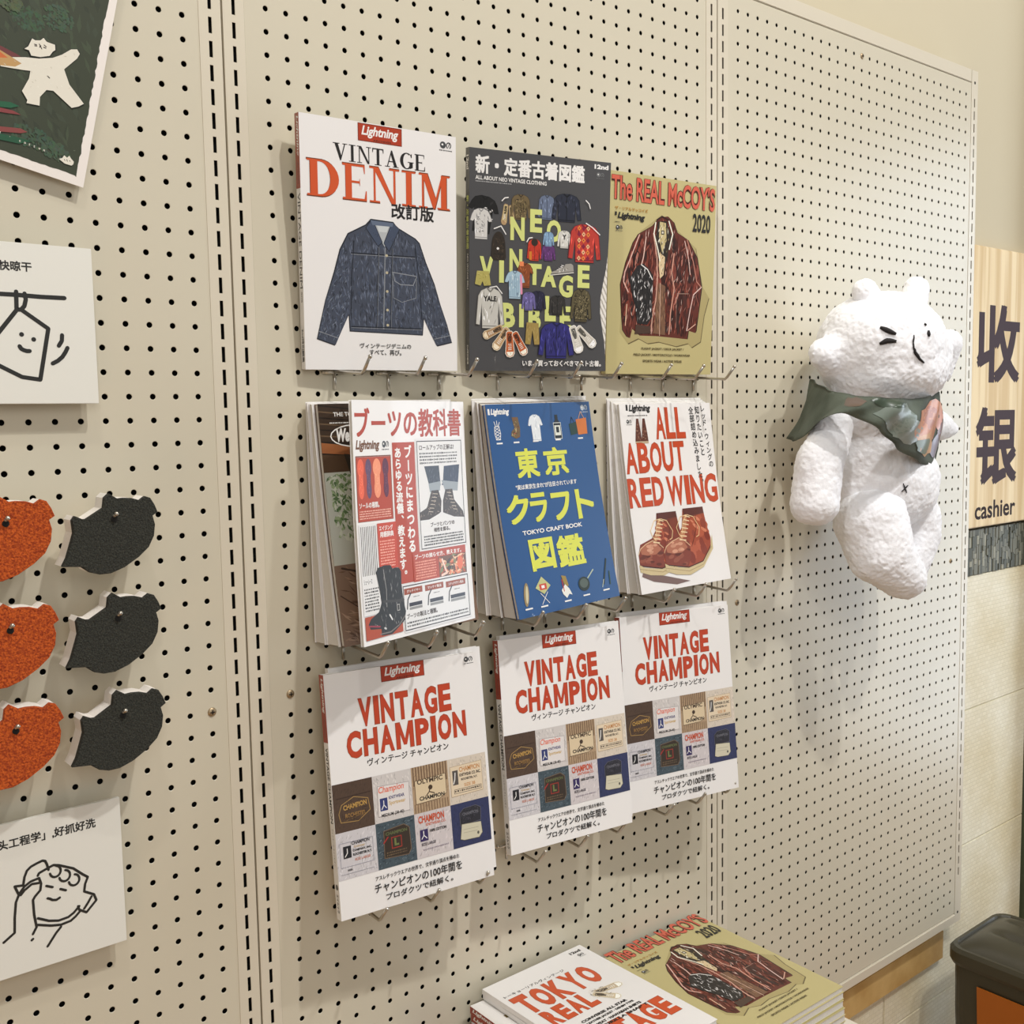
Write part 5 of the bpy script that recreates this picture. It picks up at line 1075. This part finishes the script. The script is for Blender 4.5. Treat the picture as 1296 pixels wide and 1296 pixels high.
# ------------------------------------------------------------------ white plush bear hanging on the right bay
def blob(name, parts, parent, m, voxel=.0055, lump=.004, seed=0, smooth=6, cuts=None):
    """union of ellipsoids and tapered capsules -> one smooth plush surface"""
    bm = bmesh.new()
    for q in parts:
        if q[0] == 'e':
            _, c, r_, rot = q; g = bmesh.ops.create_icosphere(bm, subdivisions=4, radius=1)['verts']
            bmesh.ops.scale(bm, vec=r_, verts=g); bmesh.ops.rotate(bm, cent=(0, 0, 0), matrix=Matrix.Rotation(math.radians(rot), 3, 'Y'), verts=g); bmesh.ops.translate(bm, vec=c, verts=g)
        else:
            _, a, b_, ra, rb = q; a, b_ = Vector(a), Vector(b_)
            for k in range(9):
                g = bmesh.ops.create_icosphere(bm, subdivisions=3, radius=ra + (rb - ra) * k / 8)['verts']; bmesh.ops.translate(bm, vec=a.lerp(b_, k / 8), verts=g)
    me = bpy.data.meshes.new(name); bm.to_mesh(me); bm.free(); o = bpy.data.objects.new(name, me); C.objects.link(o)
    md = o.modifiers.new('r', 'REMESH'); md.mode = 'VOXEL'; md.voxel_size = voxel
    sm = o.modifiers.new('s', 'SMOOTH'); sm.iterations = smooth; sm.factor = .6
    sb = o.modifiers.new('d', 'SUBSURF'); sb.levels = 1; sb.render_levels = 1
    bpy.context.view_layer.update(); me2 = bpy.data.meshes.new_from_object(o.evaluated_get(bpy.context.evaluated_depsgraph_get()))
    o.modifiers.clear(); o.data = me2; bpy.data.meshes.remove(me); me2.name = name
    nrm = [v.normal.copy() for v in me2.vertices]
    for v, n_ in zip(me2.vertices, nrm):
        w = v.co
        d = noise.noise(w * 17 + Vector((seed, 0, 0))) * lump + noise.noise(w * 60 + Vector((0, seed, 0))) * lump * .35 + noise.noise(w * 200) * lump * .38
        for (c, ax, wd, dep) in cuts or []:
            c = Vector(c); t_ = (w - c).dot(Vector(ax).normalized()); 
            d -= dep * math.exp(-(t_ / wd) ** 2) * (1 if w.y < c.y + .03 else .3)
        v.co = w + n_ * d
    me2.materials.clear(); me2.materials.append(m); me2.polygons.foreach_set('use_smooth', [True] * len(me2.polygons))
    o.parent = parent
    return o
pl = thing('plush_bear', 'large white plush bear with a patterned green neckerchief hanging on the right pegboard', 'plush toy', (0, 0, 0))
head = blob('head', [('e', (1.128, -.132, .176), (.112, .102, .096), 0), ('e', (1.135, -.135, .140), (.108, .098, .072), 0), ('k', (1.090, -.110, .158), (1.008, -.100, .166), .056, .024), ('e', (1.19, -.13, .170), (.080, .083, .080), 0)], pl, M['fur'], lump=.0045, seed=1,
     cuts=[((1.160, -.24, .17), (1, -.45, 0.1), .003, .004), ((1.20, -.24, .17), (1, -.35, -0.25), .004, .002)])
blob('ear', [('k', (1.100, -.130, .236), (1.080, -.130, .266), .027, .022)], pl, M['fur'], .004, .003, 2)
blob('ear', [('k', (1.222, -.130, .240), (1.240, -.130, .282), .026, .022)], pl, M['fur'], .004, .003, 3)
blob('cheek_tuft', [('k', (1.320, -.100, .190), (1.410, -.095, .196), .030, .027), ('k', (1.410, -.095, .194), (1.405, -.095, .140), .027, .016)], pl, M['fur'], .0045, .003, 4)
blob('torso', [('e', (1.165, -.100, .000), (.118, .080, .115), 0), ('e', (1.180, -.105, -.050), (.122, .085, .085), 0), ('e', (1.13, -.1, .065), (.095, .075, .06), 0)], pl, M['fur'], .006, .0045, 5)
blob('arm', [('k', (1.000, -.128, .048), (.962, -.128, -.005), .030, .038), ('k', (.962, -.128, -.005), (.952, -.128, -.068), .038, .040)], pl, M['fur'], .0055, .004, 6)
blob('arm', [('k', (1.320, -.080, .048), (1.400, -.080, .045), .034, .030), ('k', (1.400, -.080, .044), (1.462, -.080, .036), .030, .014)], pl, M['fur'], .005, .003, 7)
blob('leg', [('k', (1.105, -.130, -.108), (1.105, -.150, -.165), .062, .052), ('k', (1.105, -.150, -.165), (1.150, -.165, -.205), .052, .040)], pl, M['fur'], .0055, .0045, 8)
blob('leg', [('k', (1.255, -.110, -.115), (1.258, -.115, -.150), .056, .050), ('k', (1.258, -.115, -.150), (1.225, -.125, -.215), .050, .034)], pl, M['fur'], .0055, .0045, 9)
# embroidered face: strokes that follow the plush surface
bpy.context.view_layer.update()
def stroke(name, pts, r, on, lift=.0012):
    P = []
    for k in range(len(pts) - 1):
        for t in (0, .34, .67): P.append(Vector(pts[k]).lerp(Vector(pts[k + 1]), t))
    P.append(Vector(pts[-1])); Q = []
    for q in P:
        ok, loc, nn, i_ = on.closest_point_on_mesh(q); Q.append(loc + nn * lift)
    n_ = len(Q); rr = [r * (.35 + .65 * math.sin(PI * (k + .4) / (n_ - .2))) for k in range(n_)]
    return obj(name, tube(Q, rr, 8), M['thread'], on, True)
stroke('eye', [(1.0347, -.187, .2035), (1.0420, -.1953, .1975), (1.0509, -.2045, .1915)], .0042, head)
stroke('eye', [(1.0339, -.1865, .1775), (1.041, -.1957, .1815), (1.0515, -.2048, .1805)], .0044, head)
stroke('nose', [(1.0750, -.2215, .1898), (1.0743, -.2205, .180), (1.0747, -.2205, .1678)], .0014, head)
stroke('nose', [(1.0735, -.2205, .172), (1.0765, -.2215, .1640), (1.0829, -.2227, .1560), (1.0940, -.2266, .1470)], .0026, head)
stroke('eye', [(1.0970, -.2275, .2100), (1.0989, -.2287, .2048)], .0018, head)
stroke('eye', [(1.1010, -.2313, .1970), (1.1000, -.2312, .1875)], .0028, head)
torso = [c for c in pl.children if c.name.startswith('torso')][0]
stroke('navel', [(1.1206, -.18, -.0467), (1.1304, -.1802, -.0628)], .0013, torso); stroke('navel', [(1.1306, -.1826, -.0497), (1.1192, -.1782, -.060)], .0013, torso)

# neckerchief: a cloth band from behind the left shoulder, under the chin, to a hanging corner on the right
_top = [(1.050, -.050, .128), (1.000, -.110, .112), (.972, -.180, .098), (1.005, -.222, .092), (1.095, -.222, .092), (1.205, -.190, .102), (1.290, -.140, .108), (1.345, -.085, .100)]
_bot = [(1.018, -.030, .030), (.965, -.085, .028), (.935, -.178, .070), (.985, -.214, .046), (1.058, -.212, .012), (1.180, -.184, -.018), (1.272, -.150, -.024), (1.345, -.085, .020)]
def spl(P, t):
    n = len(P) - 1; t = min(max(t, 0), .9999) * n; i = int(t); f = t - i
    p = [Vector(P[min(max(k, 0), n)]) for k in (i - 1, i, i + 1, i + 2)]
    return .5 * ((2 * p[1]) + (-p[0] + p[2]) * f + (2 * p[0] - 5 * p[1] + 4 * p[2] - p[3]) * f * f + (-p[0] + 3 * p[1] - 3 * p[2] + p[3]) * f ** 3)
def KS(u, v, d):
    a, b_ = spl(_top, u / 100), spl(_bot, u / 100); t = 1 - v / 100
    w = a.lerp(b_, t); out = Vector((-.25, -1, .1)).normalized()
    fold = .010 * math.sin(PI * t) + .0035 * math.sin(u * .55 + t * 4) + .0025 * math.sin(u * .21 - t * 7)
    return w + out * (fold + d / 1000)
V = []; F = []; NU, NW = 60, 14
for j, dd in enumerate((0, -3)):
    for i in range(NU + 1):
        for k in range(NW + 1): V.append(KS(100 * i / NU, 100 * k / NW, dd))
st_ = (NU + 1) * (NW + 1)
for i in range(NU):
    for k in range(NW):
        a = i * (NW + 1) + k; b_ = a + NW + 1; F.append((a, a + 1, b_ + 1, b_)); F.append((a + st_, b_ + st_, b_ + 1 + st_, a + 1 + st_))
for i in range(NU):
    for k in (0, NW): a = i * (NW + 1) + k; b_ = a + NW + 1; F.append((a, b_, b_ + st_, a + st_))
M['scarf'] = mat('dark_green_cloth', (66, 74, 62), 0.8, bump=.2, scale=400, col2=(88, 96, 84), nscale=18)
sc = link('neckerchief', V, F, M['scarf'], pl, True)
p = Print()
def patch(cx, cy, rx, ry, c, seed, jag=.25, n=14):
    rn = random.Random(seed); p.poly([(cx + rx * math.cos(2 * PI * k / n) * (1 + rn.uniform(-jag, jag)), cy + ry * math.sin(2 * PI * k / n) * (1 + rn.uniform(-jag, jag))) for k in range(n)], c)
for a in ((30, 60, 4, 30, (92, 74, 62), 1), (20, 40, 5, 30, (52, 54, 44), 2), (8, 50, 5, 40, (176, 180, 176), 3), (48, 50, 9, 34, (112, 122, 112), 4), (55, 30, 8, 24, (126, 134, 124), 5), (42, 80, 7, 14, (60, 72, 58), 6),
          (66, 55, 9, 38, (196, 118, 66), 7), (65, 66, 5, 18, (168, 88, 44), 8), (68, 26, 6, 16, (206, 150, 92), 9), (78, 72, 7, 24, (216, 150, 130), 10), (78, 28, 5, 20, (126, 112, 128), 11), (87, 50, 3.4, 30, (40, 42, 34), 12), (92, 40, 3.4, 26, (168, 164, 108), 13), (79, 46, 3, 12, (110, 60, 56), 14), (96, 50, 2.6, 30, (214, 190, 170), 15), (66, 20, 4, 12, (92, 104, 78), 16), (89, 14, 3, 10, (60, 74, 52), 17)): patch(*a)
for a, b_ in ((76, 80), (80, 70), (75, 66), (79, 60)): p.oval(a, b_, .7, 2.4, (60, 40, 36))
bmc = [100 * k / NW for k in range(1, NW)]
# slice along the band as well so the print follows the folds
def build_curved(p, name, S, parent):
    bm = bmesh.new(); cl = bm.loops.layers.float_color.new('ink'); vs = [bm.verts.new(v) for v in p.v]
    for f, c in zip(p.f, p.c):
        fc = bm.faces.new([vs[i] for i in f])
        for lp in fc.loops: lp[cl] = c
    for k in range(1, NU): bmesh.ops.bisect_plane(bm, geom=bm.verts[:] + bm.edges[:] + bm.faces[:], plane_co=(100 * k / NU, 0, 0), plane_no=(1, 0, 0), dist=1e-5)
    for c in bmc: bmesh.ops.bisect_plane(bm, geom=bm.verts[:] + bm.edges[:] + bm.faces[:], plane_co=(0, c, 0), plane_no=(0, 1, 0), dist=1e-5)
    for v in bm.verts: v.co = S(v.co.x, v.co.y, .6 + v.co.z * .03)
    return obj(name, bm, M['ink'], parent, True)
build_curved(p, 'cloth_pattern', KS, sc)

# ------------------------------------------------------------------ waste bin beside the right bay
bn = thing('waste_bin', 'charcoal waste bin with a ribbed lid and orange-brown side panel at the bottom right corner', 'bin', (1.657, -.232, FZ))
BX, BY, BH = .115, .185, .476
def rrect(hx, hy, r, n=5):
    out = []
    for cx, cy, a0 in ((hx - r, hy - r, 0), (-hx + r, hy - r, 90), (-hx + r, -hy + r, 180), (hx - r, -hy + r, 270)):
        for k in range(n + 1): a = math.radians(a0 + 90 * k / n); out.append((cx + r * math.cos(a), cy + r * math.sin(a)))
    return out
def loft(levels, m, name, parent, smooth=True, cap=True):
    V = []; F = []; n = len(levels[0][0])
    for pts, z in levels: V += [(x, y, z(x, y) if callable(z) else z) for x, y in pts]
    for k in range(len(levels) - 1):
        for i in range(n): j = (i + 1) % n; F.append((k * n + i, k * n + j, (k + 1) * n + j, (k + 1) * n + i))
    if cap: F.append(tuple(range(n))[::-1]); F.append(tuple((len(levels) - 1) * n + i for i in range(n)))
    o = link(name, V, F, m, parent, False); return o
loft([(rrect(BX * .80, BY * .84, .03), 0), (rrect(BX * .84, BY * .88, .03), .02), (rrect(BX * .95, BY * .96, .03), .36), (rrect(BX * .96, BY * .965, .03), BH - .012)], M['bin'], 'body', bn)
# orange-brown panel let into the left face, sloping with the body
def side(y, z, d): return (-(BX * (.84 + .11 * (z - .02) / .34)) - d, y, z)
V = [side(y, z, d) for d in (.0035, .001) for y, z in ((-.135, .04), (.112, .04), (.118, .435), (-.140, .435))]
link('side_panel', V, [(0, 1, 2, 3), (7, 6, 5, 4), (0, 4, 5, 1), (1, 5, 6, 2), (2, 6, 7, 3), (3, 7, 4, 0)], M['binorange'], bn)
loft([(rrect(BX, BY, .034), BH - .012), (rrect(BX * 1.03, BY * 1.02, .036), BH - .004), (rrect(BX * 1.03, BY * 1.02, .036), BH + .016), (rrect(BX * .985, BY * .99, .034), BH + .024), (rrect(BX * .93, BY * .955, .032), BH + .024), (rrect(BX * .90, BY * .94, .03), BH + .0195)], M['bin'], 'lid_rim', bn)
# domed lid top with pressed grooves running out from the wall
V = []; F = []; NX, NY = 36, 40
for i in range(NX + 1):
    for j in range(NY + 1):
        u = -1 + 2 * i / NX; v = -1 + 2 * j / NY
        x, y = u * BX * .895, v * BY * .935
        z = BH + .020 + .026 * (1 - u ** 4) * (1 - v ** 6)
        for gx, gw in ((-.28, .10), (.42, .10)):
            c = math.exp(-((u - gx - .12 * v) / gw) ** 2) * max(0, 1 - abs(v / .8) ** 4); z -= .017 * c
        V.append((x, y, z))
for i in range(NX):
    for j in range(NY): a = i * (NY + 1) + j; F.append((a, a + NY + 1, a + NY + 2, a + 1))
link('lid_top', V, F, M['bin'], bn, True)
